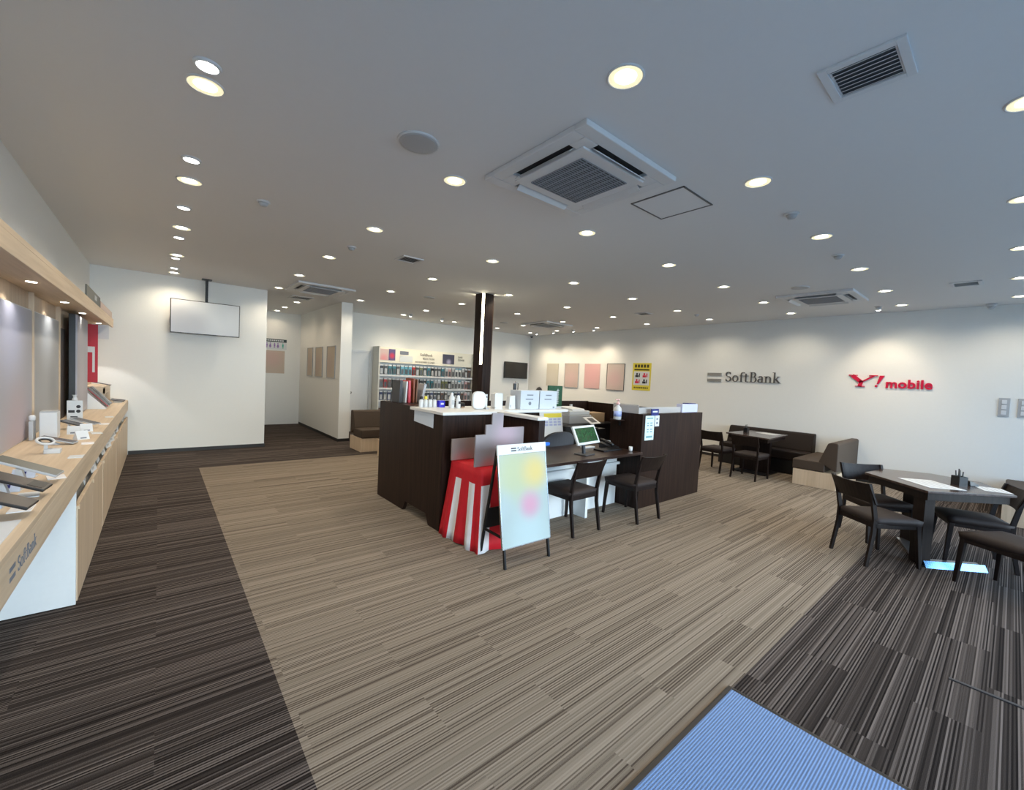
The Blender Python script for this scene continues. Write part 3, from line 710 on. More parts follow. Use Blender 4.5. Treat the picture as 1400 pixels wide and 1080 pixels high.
# big blurred panels
pa = soft_print('panel_a', (.40,.39,.44), [((0,.9,.9),.8,(.55,.56,.72)),((0,.4,.2),.6,(.42,.37,.39)),((0,2.4,.8),.7,(.60,.58,.66))])
for y0, y1, l, m in ((1.3,3.70,'huge pale lilac poster panel at the near end of the display wall',pa),(3.80,5.15,'pale lilac-grey poster panel, second along the display wall',soft_print('panel_b',(.40,.39,.42),[((0,.7,.9),.7,(.52,.54,.70)),((0,.9,.1),.6,(.45,.36,.38))])),(5.23,6.34,'grey poster panel with blue-white top, third along the display wall',soft_print('panel_c',(.36,.36,.36),[((0,.5,1.0),.6,(.58,.62,.68)),((0,.8,.3),.4,(.30,.30,.30))]))):
    t = thing('large_poster', l, 'poster', (-.82, y0, .90), 0, 'large poster panels of the display wall')
    MB().box(.018, .026, 0.012, y1-y0-.012, .01, 1.02).build('printed_sheet', m, t)
    MB().box(0, .02, 0, y1-y0, 0, 1.03).build('panel_board', M['wplast'], t)
t = thing('display_monolith', 'tall standing display box with black side and grey front', 'display box', (-.81, 6.72, .90))
MB().box(.042, .095, 0, .90, 0, 1.14).build('box_body', mat('blue_black', (.010,.013,.016), .35), t, bevel=.003)
MB().box(.095, .108, .005, .895, .01, 1.13).build('front_panel', soft_print('grey_front', (.38,.37,.40), [((0.1,.4,.4),.5,(.46,.43,.46))]), t)
tag(MB().box(-.819, -.795, 6.40, 6.70, .90, 1.86).build('gap_shade_board', mat('gap_shade_brown', (.020,.010,.008), .5)), 'added dark brown board painting the shade in the gap left of the tall standing display box', 'board')  # added sheet, its dark colour stands for the shade in the gap
t = thing('banner', 'red hanging banner with white shapes at the far end of the display', 'banner', (-.82, 8.32, 1.22))
MB().box(0, .155, 0, .012, 0, .81).build('banner_cloth', M['redp'], t)
MB().box(.02, .125, -.002, 0, .42, .50).build('white_shape', M['paper'], t); MB().box(.10, .125, -.002, 0, .14, .42).build('white_shape', M['paper'], t)
tag(MB().box(-.735, -.56, 8.42, 8.432, 1.84, 2.04).build('hanging_card', M['paper']), 'white card hanging beside the red banner under the canopy', 'card')
t = thing('display_riser', 'small maple riser shelf at the far end of the worktop', 'shelf', (-.75, 8.32, .90))
MB().box(-.05, .16, 0, .85, .24, .262).build('shelf_board', M['lt'], t); MB().box(-.05, .16, .0, .02, 0, .24).build('side_panel', M['lt'], t); MB().box(-.05, .16, .83, .85, 0, .24).build('side_panel', M['lt'], t)
MB().box(.14, .16, 0, .85, .16, .24).build('front_panel', M['lt'], t)

def phone(name, loc, rot, L_, W_, colr, label, group, screen=M['blk'], th=.010, cat='phone'):
    t = thing(name, label, cat, group=group)
    t.location = loc; t.rotation_euler = rot
    MB().box(-L_/2, L_/2, -W_/2, W_/2, 0, th).build('phone_body', colr, t, bevel=.003)
    MB().box(-L_/2+.004, L_/2-.004, -W_/2+.004, W_/2-.004, th, th+.001).build('screen', screen, t)
    return t
# three big dummy handsets on tilted holders near the camera
gscr = mat('greyish_screen', (.13,.13,.11), .3); bscr = mat('brown_screen', (.055,.042,.038), .3)
G3 = 'tilted handsets on the near worktop'
for k, (y, m1, s_, l) in enumerate(((2.62,M['blk'],bscr,'dark brown tilted handset nearest the camera on the worktop'),(2.93,M['blk'],bscr,'dark brown tilted handset with black lower end, middle of three'),(3.25,M['gplast'],gscr,'grey tilted handset, farthest of the three near ones'))):
    xr = -.41; ang = radians(24)
    t = phone('handset', (-.515, y, .985), (0, ang, radians(-6)), .25, .125, m1, l, G3, s_, .012, 'phone')
    if k == 1: MB().box(.06, .112, -.045, .045, .0135, .0145).build('lower_cover', M['blk'], t, label='glossy black lower end')
    t = thing('card_holder', 'small pale blue tag stand beside a tilted handset, %s' % ('nearest','middle','farthest')[k], 'card stand', (-.56, y+.152, .90), radians(-8), 'pale tag stands between handsets')
    MB().box(-.045, .045, -.003, .003, 0, .055).build('tag_card', mat('pale_blue_card', (.52,.60,.74), .4), t, rot=(radians(-38),0,0))
    MB().box(-.01, .01, -.0045, -.003, .02, .038).build('tag_mark', M['navy'], t, rot=(radians(-38),0,0))
    MB().box(-.045, .045, 0, .05, 0, .004).build('stand_foot', M['wplast'], t)
    t = thing('phone_easel', 'small dark easel holding a handset, %s' % ('nearest','middle','farthest')[k], 'phone stand', (-.535, y, .90), 0, 'easels under the near handsets')
    MB().prism_ax([(-.03,0),(.02,0),(0,.078),(-.02,.086)], -.018, .018, 'Y').build('easel_wedge', M['wplast'], t)
sh = thing('printed_sheet', 'large printed sheet lying on the near end of the worktop', 'paper', (-.62, 2.32, .90))
MB().box(-.2, .2, -.22, .22, 0, .003).build('sheet', M['paper'], sh)
MB().box(-.14, .16, -.16, .12, .003, .004).build('sheet_print', soft_print('grey_map', (.45,.46,.48), [((0,0,0),.1,(.62,.64,.68))]), sh)
for k, (x, y) in enumerate(((-.45,2.72),(-.47,2.98),(-.43,3.36),(-.42,4.0),(-.42,4.6),(-.42,5.2),(-.42,5.9),(-.43,6.6))):
    o = MB().box(-.035, .035, -.05, .05, 0, .004).build('flat_card', M['paper'] if k % 2 else M['wcloth']); o.location = (x, y, .90); o.rotation_euler = (0,0,.1*(k % 3))
    tag(o, 'small blank card lying at the worktop edge, %s from the camera' % ORD[k], 'card', 'blank cards on the worktop edge')
# ring stand, white box, small display
t = thing('ring_stand', 'white and black ring-shaped gadget on a white stem and block', 'gadget', (-.585, 4.22, .90))
MB().box(-.01, .07, -.035, .035, 0, .03).build('stand_block', M['wplast'], t, bevel=.004)
MB().box(-.012, .006, -.006, .006, .0, .075).build('stem', M['wplast'], t)
def ring(R, r, n=24, s=8):
    b = MB(); vs = []; fs = []
    for i in range(n):
        a = 2*pi*i/n
        for j in range(s):
            q = 2*pi*j/s; vs.append(((R+r*cos(q))*cos(a), (R+r*cos(q))*sin(a), r*sin(q)))
    for i in range(n):
        for j in range(s): fs.append((i*s+j, ((i+1)%n)*s+j, ((i+1)%n)*s+(j+1)%s, i*s+(j+1)%s))
    return b.add(vs, fs, 0, True)
ring(.042, .008).build('outer_ring', M['wplast'], t, loc=(-.005,0,.085), rot=(radians(20),radians(15),0))
ring(.028, .006).build('inner_ring', M['blk'], t, loc=(-.005,0,.083), rot=(radians(20),radians(15),0))
t = thing('white_device_box', 'tall white box-shaped home router beside the ring gadget', 'router', (-.675, 5.0, .90), 0)
MB().box(-.05, .05, -.07, .07, 0, .215).build('box_body', M['wplast'], t, bevel=.008)
MB().box(-.048, .048, -.068, .068, .215, .222).build('top_cap', M['gplast'], t, bevel=.002)
t = thing('smart_speaker', 'slim grey and white device leaning beside the white router box', 'gadget', (-.76, 4.93, .90), 0)
MB().box(-.012, .012, -.05, .05, 0, .15).build('device_body', M['gplast'], t, bevel=.004); MB().lathe([(.012,.15),(.02,.16),(.02,.185),(.012,.195)], seg=14).build('device_head', M['wplast'], t)
t = thing('feature_board', 'white upright feature card with dark round and square symbols', 'display card', (-.635, 5.95, .90), radians(-4))
MB().box(-.055, .055, -.006, .006, .0, .235).build('card_body', M['paper'], t)
b = MB(); b.lathe([(.016,0),(.016,.002)], .026, .175, 16, smooth=False); b.lathe([(.016,0),(.016,.002)], .026, .13, 16, smooth=False); b.box(-.045, .0, .115, .14, 0, .002); b.box(-.03, .02, .07, .08, 0, .002)
b.build('card_symbol', M['inkb'], t, loc=(0,-.0065,0), rot=(pi/2,0,0))
MB().lathe([(.02,.235),(.022,.25),(.014,.262),(.014,.285),(.022,.29)], seg=14).build('ornament', M['wplast'], t)
# row of mid worktop handsets, small props
G4 = 'handsets lying on the middle worktop'
for k, (x, y, rz, z, cm, l) in enumerate(((-.58,4.62,-.2,.93,M['gplast'],'grey handset in front of the white router box'),(-.60,5.55,-.5,.95,M['dgrey'],'dark handset leaning before the feature card, left one'),(-.53,5.62,-.5,.96,M['gplast'],'grey handset leaning before the feature card, right one'))):
    phone('handset', (x, y, z), (0, radians(14), rz), .20, .09, cm, l, G4, mat('scr%d' % k, (.08,.08,.09), .25), .010)
    tag(MB().prism_ax([(-.02,0),(.03,0),(-.015,z-.905)], -.02, .02, 'Y').build('wedge_stand', M['wplast'], loc=(x-.02, y, .90)), 'small white wedge stand under '+l.replace('in front', 'in front'), 'phone stand')
for k, (x, y) in enumerate(((-.56,5.2),(-.50,5.35),(-.48,4.85))):
    t = thing('easel_card', 'small white folded card on the worktop, %s' % ('behind the router box','before the feature card','near the worktop edge')[k], 'card', (x, y, .90), .3*k, 'folded cards on the middle worktop')
    MB().prism_ax([(-.03,0),(.03,0),(0,.07)], -.04, .04, 'X').build('folded_card', M['paper'], t)
    MB().box(-.02, .02, -.0265, -.0255, .008, .018).build('card_mark', M['ink'], t)
# far end: slanted handsets
b0 = thing('slanted_stand', 'white stepped stand holding slanted handsets near the far end', 'display stand', (-.62, 7.64, .90))
MB().prism_ax([(-.13,0),(.09,0),(.09,.012),(-.10,.232),(-.13,.232)], 0, .66, 'Y').build('stand_body', M['white'], b0)
for k in range(5):
    cn = ['red','dark grey','teal','black','pale grey'][k]
    phone('handset', (-.62, 7.71+k*.135, 1.045), (0, radians(50), radians((8,-10,5,-6,12)[k])), .31, .10, PM[cn], '%s slanted handset on the white stepped stand' % cn, 'slanted handsets at the far end', mat('sc_%d' % k, (.05,.06,.07), .2))
for k in range(2):
    phone('handset', (-.485, 8.78+k*.22, .925), (0, radians(8), 0), .16, .10, M['dgrey'], 'flat dark handset at the far end of the worktop, %s the white wall' % ('farther from','closer to')[k], 'flat handsets at the far end', mat('sf_%d' % k, (.10,.09,.10), .3))
    tag(MB().box(-.53, -.43, 8.74+k*.22, 8.82+k*.22, .90, .915).build('flat_block', M['wplast']), 'thin white block under a flat handset, %s the white wall' % ('farther from','closer to')[k], 'display block')
phone('handset', (-.66, 8.72, 1.185), (0, radians(12), 0), .22, .10, M['dgrey'], 'handset lying on the small maple riser shelf', 'handset on the riser', mat('sr', (.20,.17,.16), .3))

# ------------------------------------------------------------------ reception island
t = thing('reception_counter', 'high dark wood reception counter with white top at the island left end', 'counter', (0,0,0))
b = MB(); b.prism_ax([(3.60,0),(3.60,1.165),(4.30,1.165),(4.30,1.20),(5.14,1.20),(5.14,0),(4.42,0),(4.36,.11),(3.88,.11),(3.82,0)][::-1], 2.15, 2.19, 'X'); b.build('left_panel', M['dk'], t)
MB().box(2.19, 2.84, 3.60, 3.64, 0, 1.165).build('front_panel', M['dk'], t)
MB().box(2.84, 2.92, 2.95, 3.64, 0, 1.165).build('arm_panel', M['dk'], t, bevel=.002)
MB().box(2.92, 4.0, 4.22, 4.26, 0, 1.165).build('inner_panel', M['dk'], t)
MB().prism([(2.13,3.57),(2.80,3.57),(2.80,2.93),(2.94,2.93),(2.94,3.66),(4.02,3.66),(4.02,4.28),(2.13,4.28)], 1.165, 1.195).build('counter_top', M['white'], t, bevel=.003)
MB().box(2.19, 2.60, 4.28, 5.10, .70, .73).build('inner_shelf', M['white'], t)
MB().box(2.92, 3.0, 3.64, 4.22, 0, 1.165).build('end_panel', M['dk'], t)
t = thing('back_partition', 'dark wood partition closing the rear of the reception island', 'partition', (0,0,0))
b = MB(); b.box(2.19, 6.15, 5.10, 5.14, 0, 1.20); b.build('rear_panel', M['dk'], t)
MB().box(6.11, 6.15, 3.02, 5.10, 0, 1.19).build('side_panel', M['dk'], t)
MB().box(5.63, 5.68, 5.07, 5.10, 1.02, 1.14).build('wall_socket', M['wplast'], t)
t = thing('consultation_partition', 'wide dark wood panelled partition at the island right end', 'partition', (0,0,0))
MB().box(4.60, 6.15, 2.94, 2.98, 0, 1.19).build('front_panel', M['dk'], t)
MB().box(4.60, 4.64, 2.98, 3.42, 0, 1.19).build('left_panel', M['dk'], t)
t = thing('frosted_screen', 'low frosted acrylic screen on top of the right partition', 'screen', (0,0,0))
MB().box(4.612, 4.622, 3.02, 3.40, 1.19, 1.30).build('side_sheet', M['frost'], t); MB().box(4.612, 6.0, 3.01, 3.02, 1.19, 1.27).build('front_sheet', M['frost'], t)
t = thing('bottle_shelf', 'small dark bracket shelf carrying the sanitiser bottle', 'shelf', (4.535, 3.27, 1.095))
MB().box(-.065, .065, -.07, .07, -.012, 0).build('shelf_board', M['dkh'], t); MB().box(.045, .065, -.01, .01, -.08, -.012).build('bracket', M['blkm'], t)
t = thing('pump_bottle', 'white sanitiser pump bottle with blue label and pink cap', 'bottle', (4.535, 3.27, 1.095))
MB().lathe([(.045,0),(.05,.008),(.05,.12),(.044,.15),(.02,.175),(.018,.19)], seg=24).build('bottle_body', M['wplast'], t)
b = MB(); b.lathe([(.0508,.04),(.0508,.11)], seg=24); b.build('label_band', mat('pale_blue_label', (.38,.46,.78), .4), t)
MB().lathe([(.022,.19),(.022,.215),(.008,.218),(.008,.245),(.018,.248),(.018,.26)], seg=16).build('pump_cap', mat('pink_cap', (.80,.50,.48), .4), t)
MB().box(-.055, 0, -.006, .006, .249, .259).build('pump_spout', mat('pink_spout', (.80,.50,.48), .4), t)
t = thing('price_notice', 'tall pale notice sheet taped on the right partition front', 'notice', (4.66, 2.939, .86))
MB().box(0, .20, -.003, 0, 0, .31).build('sheet', mat('pale_mint', (.62,.76,.76), .5), t)
for z0, z1 in ((.03,.055),(.27,.285)): MB().box(.03,.17,-.0042,-.003,z0,z1).build('notice_band', mat('teal_band', (.15,.32,.34), .5), t)
b = MB()
for z in (.10,.13,.18,.21): b.box(.04,.08,-.0042,-.003,z,z+.014); b.box(.11,.16,-.0042,-.003,z,z+.014)
b.build('notice_print', mat('teal_ink', (.15,.28,.34), .5), t)
t = thing('small_notice', 'small white notice beside the tall notice on the right partition', 'notice', (4.875, 2.939, 1.03))
MB().box(0, .10, -.003, 0, 0, .14).build('sheet', M['paper'], t)
for z0, z1 in ((.03,.055),(.085,.105)): MB().box(.03,.07,-.0042,-.003,z0,z1).build('printed_mark', M['ink'], t)
t = thing('navy_tag', 'navy blue tag clipped on top of the right partition', 'tag', (4.78, 2.955, 1.17))
MB().box(0, .17, -.02, -.012, 0, .085).build('tag_plate', M['navy'], t); MB().box(.03, .14, -.0215, -.02, .04, .06).build('tag_mark', M['paper'], t)
MB().box(.03, .14, -.012, .012, .02, .028).build('clip', M['navy'], t)
t = thing('acrylic_box', 'pale lilac translucent box standing on the right partition end', 'box', (5.86, 2.985, 1.19), 0)
MB().box(-.22, .22, -.0, .09, 0, .12).build('box_body', M['lilac'], t, bevel=.004); MB().box(-.05, .16, .0, .09, .12, .13).build('box_lid', M['navy'], t)
# desk
t = thing('service_desk', 'low dark service desk with white panels between the counter ends', 'desk', (0,0,0))
MB().prism([(2.94,2.92),(4.58,2.90),(4.58,3.72),(2.94,3.63)], .695, .725).build('desk_top', M['dkh'], t, bevel=.002)
MB().box(2.94, 4.58, 3.27, 3.29, 0, .695).build('modesty_panel', M['white'], t)
MB().box(3.75, 3.79, 3.07, 3.27, 0, .695).build('centre_divider', M['white'], t)
MB().box(2.94, 2.96, 3.0, 3.27, 0, .695).build('side_panel', M['white'], t)
MB().box(2.96, 4.58, 3.22, 3.27, .52, .55).build('bag_shelf', M['white'], t)
# tablet on stand
leafm = mat('green_leaf_picture', (.010,.055,.018), .25, noise=.9, nscale=22)
t = thing('display_monitor', 'white-framed customer monitor showing a green picture on the desk', 'monitor', (3.76, 3.12, .725), radians(8))
MB().box(-.10, .10, -.07, .09, 0, .012).build('stand_base', M['dgrey'], t, bevel=.005); MB().bar((0,.02,.01),(0,.05,.20),.04,.025).build('stand_neck', M['dgrey'], t)
h_ = MB().box(-.235, .235, -.012, .012, -.01, .215).build('monitor_frame', M['wplast'], t, bevel=.005, loc=(.06,-.0,.125), rot=(radians(-26),0,0))
MB().box(-.205, .205, -.014, -.012, .018, .188).build('screen', leafm, h_)
t = thing('desk_phone', 'dark desk telephone with handset at the right end of the desk', 'telephone', (4.44, 3.30, .727), radians(10))
MB().hexa([(-.09,-.1,0),(.09,-.1,0),(.09,.1,0),(-.09,.1,0)], [(-.09,-.1,.02),(.09,-.1,.02),(.09,.1,.07),(-.09,.1,.07)]).build('phone_body', M['blk'], t, bevel=.004)
MB().tube([(-.07,-.09,.05),(-.07,-.06,.068),(-.07,.06,.10),(-.07,.09,.10)], .02, 10).build('receiver', M['blk'], t)
MB().box(.0, .07, .02, .08, .068, .085).build('display', M['gplast'], t)
t = thing('pen_cup', 'small white cup at the right front corner of the desk', 'cup', (4.50, 3.02, .727)); MB().lathe([(.02,0),(.022,.002),(.024,.055),(.021,.055),(.019,.006),(.002,.006)], seg=18).build('cup_body', M['wplast'], t)
tag(MB().box(4.0, 4.20, 3.42, 3.50, .726, .742).build('white_keyboard', M['wplast'], bevel=.003, loc=(.08,-.02,0)), 'thin white keyboard on the desk behind the green monitor', 'keyboard')
t = thing('document_tray', 'flat black tray on the desk beside the right partition', 'tray', (4.10, 3.12, .727), 0); MB().box(-.0, .36, -.0, .16, 0, .018).build('tray_body', M['blk'], t, bevel=.003)
# stand with timetable (calendar)
t = thing('calendar_stand', 'white standing calendar with yellow band beside the cartons', 'calendar', (4.46, 4.36, .735), 0)
MB().hexa([(-.23,-.02,.0),(.23,-.02,.0),(.23,-.01,.0),(-.23,-.01,.0)], [(-.23,.05,.43),(.23,.05,.43),(.23,.06,.43),(-.23,.06,.43)]).build('calendar_sheet', M['paper'], t)
yv = lambda z: -.02+.07*z/.43
MB().hexa([(-.15,yv(.27)-.003,.27),(.22,yv(.27)-.003,.27),(.22,yv(.27)+.002,.27),(-.15,yv(.27)+.002,.27)], [(-.15,yv(.33)-.003,.33),(.22,yv(.33)-.003,.33),(.22,yv(.33)+.002,.33),(-.15,yv(.33)+.002,.33)]).build('yellow_band', M['yel'], t)
b = MB()
for z in (.15, .19, .23, .37):
    for c2 in range(4): b.hexa([(-.14+c2*.09,yv(z)-.003,z),(-.075+c2*.09,yv(z)-.003,z),(-.075+c2*.09,yv(z)+.002,z),(-.14+c2*.09,yv(z)+.002,z)], [(-.14+c2*.09,yv(z+.026)-.003,z+.026),(-.075+c2*.09,yv(z+.026)-.003,z+.026),(-.075+c2*.09,yv(z+.026)+.002,z+.026),(-.14+c2*.09,yv(z+.026)+.002,z+.026)])
b.build('date_print', mat('lilac_ink', (.38,.42,.62), .5), t)
MB().box(-.20, .20, -.02, .14, -.008, 0).build('stand_foot', M['dgrey'], t)
t = thing('drawer_cabinet', 'low white drawer cabinet under the standing calendar', 'cabinet', (4.46, 4.44, 0))
MB().box(-.24, .24, -.12, .16, 0, .725).build('carcass', M['white'], t, bevel=.002)
for k in range(3): MB().box(-.23, .23, -.135, -.122, .03+k*.235, .245+k*.235).build('drawer', M['white'], t, bevel=.002)

# office chair
t = thing('office_chair', 'dark grey office chair with rounded back behind the desk', 'office chair', (3.93, 3.50+.32, 0), 0)
t.location = (3.45, 3.62, 0)
t.location = (3.66, 3.33, 0)
bk = MB(); n = 12
for i in range(n):
    a0 = -1+2*i/n; a1 = -1+2*(i+1)/n
    yq = lambda a: -.05+.05*a*a
    zt = lambda a: .90-.10*abs(a)**3
    bk.hexa([(a0*.24,yq(a0),.50),(a1*.24,yq(a1),.50),(a1*.24,yq(a1)+.05,.50),(a0*.24,yq(a0)+.05,.50)], [(a0*.24,yq(a0)-.0,zt(a0)),(a1*.24,yq(a1)-.0,zt(a1)),(a1*.24,yq(a1)+.05,zt(a1)),(a0*.24,yq(a0)+.05,zt(a0))])
OCH = t
t.location = (3.98, 4.0, 0)
oc = mat('office_grey', (.055,.060,.072), .75)
bk.v = [(x*1.15, y-.26, z) for x, y, z in bk.v]
bk.build('backrest', oc, t)
MB().box(-.25, .25, -.24, .24, .43, .50).build('seat', oc, t, bevel=.03)
MB().lathe([(.03,.08),(.03,.43)], seg=14).build('gas_column', M['blkm'], t)
for k in range(5):
    a = 2*pi*k/5+.3; s_ = MB(); s_.tube([(0,0,.10),(.26*cos(a),.26*sin(a),.06)], .018, 8); l_ = s_.build('base_leg', M['blk'], t)
    c_ = MB(); c_.lathe([(.01,0),(.026,.01),(.026,.045),(.01,.055)], .26*cos(a), .26*sin(a), 12); c_.build('castor', M['blk'], l_)
# inner cabinet with printer etc.
t = thing('back_cabinet', 'low black cabinet inside the island under the printer', 'cabinet', (0,0,0))
MB().box(4.72, 6.08, 4.45, 5.06, 0, .84).build('carcass', M['blk'], t); MB().box(4.70, 6.10, 4.42, 5.07, .84, .87).build('cabinet_top', M['blk'], t)
t = thing('printer', 'grey office printer with paper trays inside the island', 'printer', (5.28, 4.74, .87))
MB().box(-.27, .27, -.22, .22, 0, .14).build('printer_body', M['gplast'], t, bevel=.01); MB().box(-.25, .25, -.20, .20, .14, .205).build('scanner_lid', mat('light_grey_plastic', (.60,.61,.60), .4), t, bevel=.012)
MB().hexa([(-.18,-.20,.205),(.12,-.20,.205),(.12,.1,.205),(-.18,.1,.205)], [(-.18,-.18,.235),(.12,-.18,.235),(.12,.12,.26),(-.18,.12,.26)]).build('paper_stack', M['paper'], t)
tag(MB().box(5.62, 5.98, 4.58, 4.84, .872, 1.03).build('cardboard_box', M['card'], bevel=.004), 'brown cardboard box on the low cabinet next to the printer', 'box')
t = thing('tablet', 'white tablet tilted on a stand in front of the printer', 'tablet', (4.92, 4.0, .985), radians(6))
MB().box(-.13, .13, -.09, .09, 0, .01).build('tablet_body', M['wplast'], t, bevel=.004, rot=(radians(28),0,0)); MB().box(-.07, .07, -.055, .055, .01, .012).build('screen', M['dgrey'], t, rot=(radians(28),0,0))
MB().tube([(0,0,-.10),(0,.0,0)], .012, 10).build('stand_post', M['dgrey'], t)
t = thing('side_cabinet', 'narrow black side cabinet beneath the white tablet', 'cabinet', (4.92, 4.05, 0)); MB().box(-.2, .25, -.12, .35, 0, .87).build('carcass', M['blk'], t, bevel=.003); MB().box(-.1, .1, -.1, .1, .87, .885).build('top_pad', M['dgrey'], t)
# items on the white counter top
CT = 1.195
for k, (x, y, h_, w, m, l) in enumerate(((2.235,4.86,.27,.035,M['dgrey'],'dark grey file folder standing at the left end of the counter'),(2.295,4.84,.26,.018,M['paper'],'white file folder leaning against the dark grey one'),(2.345,4.84,.27,.03,mat('pinkred_file',(.60,.07,.10),.5),'pinkish red file folder on the counter'),(2.40,4.84,.30,.02,mat('rust_file',(.25,.07,.03),.5),'tall rust brown file folder on the counter'),(2.435,4.84,.29,.016,mat('brown_file',(.18,.08,.04),.5),'brown file folder on the counter right of the rust one'),(2.50,4.83,.24,.03,mat('silver_file',(.45,.45,.46),.35),'silver grey file folder leaning at the right of the row'))):
    t = thing('file_folder', l, 'file folder', (x, y, 1.20), 0, 'file folders on the counter'); lean = (.03, .05, -.02, .0, .04, .22)[k]
    MB().box(-w/2, w/2, -.11, .11, 0, h_).build('cover', m, t, rot=(0, lean, 0), bevel=.002); MB().box(-w/2+.002, w/2-.002, -.108, .112, .004, h_-.004).build('paper_block', M['paper'], t, rot=(0, lean, 0))
tag(MB().box(2.19, 2.60, 4.72, 5.0, 1.17, 1.199).build('file_shelf', M['dkh']), 'dark shelf board under the file folders', 'shelf')
tag(MB().box(2.19, 2.60, 4.30, 4.72, 1.165, 1.195).build('corner_shelf', M['dkh']), 'dark shelf board behind the small bottles', 'shelf')
b = MB(); b.add([(2.144,3.78,1.015),(2.144,4.20,1.045),(2.144,4.20,1.19),(2.144,3.78,1.19),(2.147,3.78,1.015),(2.147,4.20,1.045),(2.147,4.20,1.19),(2.147,3.78,1.19)], [(0,3,2,1),(4,5,6,7),(0,1,5,4),(1,2,6,5),(2,3,7,6),(3,0,4,7)])
tag(b.build('hanging_sheet', mat('bluish_paper', (.62,.70,.78), .5)), 'blank pale blue sheet hanging over the counter left edge', 'paper')
bp = None
for k, x in enumerate((2.20, 2.255, 2.31, 2.365)):
    capm = (M['blk'], M['yel'], M['blk'], M['dgrey'])[k]
    t = thing('small_bottle', 'small white bottle with %s cap on the counter, %s' % (('black','yellow','black','grey')[k], ('leftmost of four','second of four','third of four','rightmost of four')[k]), 'bottle', (x, 4.16, CT), 0, 'small bottles on the counter')
    MB().lathe([(.022,0),(.024,.004),(.024,.075),(.012,.09)], seg=16).build('bottle_body', M['wplast'], t); MB().lathe([(.016,.09),(.017,.092),(.017,.12),(.006,.124)], seg=16).build('cap', capm, t)
t = thing('blue_box', 'small bright blue box on the counter right of the bottles', 'box', (2.45, 4.16, CT)); MB().box(-.035, .035, -.03, .03, 0, .075).build('carton', mat('ultramarine', (.02,.02,.55), .4), t, bevel=.002); MB().box(-.02, .02, -.031, -.03, .03, .05).build('carton_print', M['paper'], t)
t = thing('lotion_bottle', 'tall white bottle on the counter beside the blue box', 'bottle', (2.515, 4.04, CT)); MB().lathe([(.03,0),(.032,.005),(.032,.12),(.014,.145),(.014,.17),(.002,.175)], seg=20).build('bottle_body', M['wplast'], t); MB().box(-.015, .015, -.034, -.031, .04, .09).build('label_band', M['gplast'], t)
t = thing('white_figurine', 'second pale grey bottle shape beside the tall white bottle', 'bottle', (2.575, 4.0, CT)); MB().lathe([(.026,0),(.028,.004),(.026,.10),(.016,.12),(.016,.14),(.004,.145)], seg=20).build('bottle_body', M['acw'], t); MB().box(-.012,.012,-.03,-.027,.05,.08).build('label_band', M['inkb'], t)
t = thing('black_adapter', 'low black gadget with beige disc before the rounded white router', 'gadget', (2.66, 4.10, CT)); MB().box(-.05, .05, -.04, .04, 0, .055).build('gadget_body', M['blk'], t, bevel=.006); MB().lathe([(.02,0),(.022,.01),(.016,.014)], .0, -.07, 14).build('beige_disc', mat('beige_disc_m', (.50,.38,.28), .5), t)
t = thing('rounded_router', 'upright rounded white router on the white counter', 'router', (2.755, 3.86, CT), radians(-15))
def rrect(w, h, r, n=6):
    out = []
    for cx, cy, a0 in ((w/2-r, h-r, 0), (-w/2+r, h-r, 90), (-w/2+r, r, 180), (w/2-r, r, 270)):
        for i in range(n+1):
            a = radians(a0+90*i/n); out.append((cx+r*cos(a), cy+r*sin(a)))
    return out
MB().prism_ax(rrect(.155, .20, .055), -.025, .025, 'Y').build('router_shell', M['wplast'], t, bevel=.010, seg=3); MB().prism_ax([(x*.82, .018+z*.82) for x, z in rrect(.155,.20,.05)], -.028, -.024, 'Y').build('front_face', mat('pale_blue_face', (.66,.72,.76), .4), t)
t = thing('slim_stand', 'slim white remote standing on a small clear base', 'gadget', (2.86, 3.86, CT)); MB().box(-.022, .022, -.03, .03, 0, .018).build('stand_base', M['gplast'], t, bevel=.003); MB().box(-.012, .012, -.01, .01, .018, .17).build('remote_body', M['wplast'], t, bevel=.004); MB().box(-.006,.006,-.012,-.01,.13,.15).build('button', M['dgrey'], t)
t = thing('tower_router', 'upright white tower router on a base in front of the pillar', 'router', (3.03, 3.88, CT)); MB().prism_ax(rrect(.115, .175, .02), -.04, .04, 'Y').build('router_shell', M['wplast'], t, bevel=.004, loc=(0,0,.012)); MB().box(-.06, .06, -.045, .045, 0, .012).build('router_base', M['acw'], t)
t = thing('white_device', 'narrow white angled device left of the white cartons', 'gadget', (3.22, 3.86, CT)); MB().hexa([(-.05,-.04,0),(.05,-.04,0),(.05,.04,0),(-.05,.04,0)], [(-.03,-.03,.15),(.045,-.03,.16),(.045,.04,.16),(-.03,.04,.15)]).build('device_shell', M['wplast'], t, bevel=.004); MB().box(-.04,-.02,-.042,-.04,.02,.05).build('device_mark', M['gplast'], t)
for k, (x, l) in enumerate(((3.445,'white printed carton on the counter, left one of the pair'),(3.76,'white printed carton on the counter, right one of the pair'))):
    t = thing('white_carton', l, 'box', (x, 3.86, CT), 0, 'pair of white cartons'); MB().box(-.15, .15, -.1, .1, 0, .225).build('carton', mat('carton_white%d' % k, (.54,.59,.64), .5), t, bevel=.003)
    b = MB(); b.box(-.05,.05,-.1015,-.1,.165,.178); b.box(-.07,.05,-.1015,-.1,.115,.127)
    if k == 0: b.lathe([(.022,0),(.022,.0015)], 0, 0, 16, smooth=False)
    else: b.box(.08,.11,-.1015,-.1,.01,.03)
    if k == 0:
        vs = b.v; n0 = len(vs)-32
        b.v = vs[:n0]+[(x_, -.1-z_, .07+y_) for x_, y_, z_ in vs[n0:]]
    b.build('carton_print', M['ink'], t); MB().box(-.15, .15, -.02, .02, .225, .227).build('packing_tape', M['acw'], t)
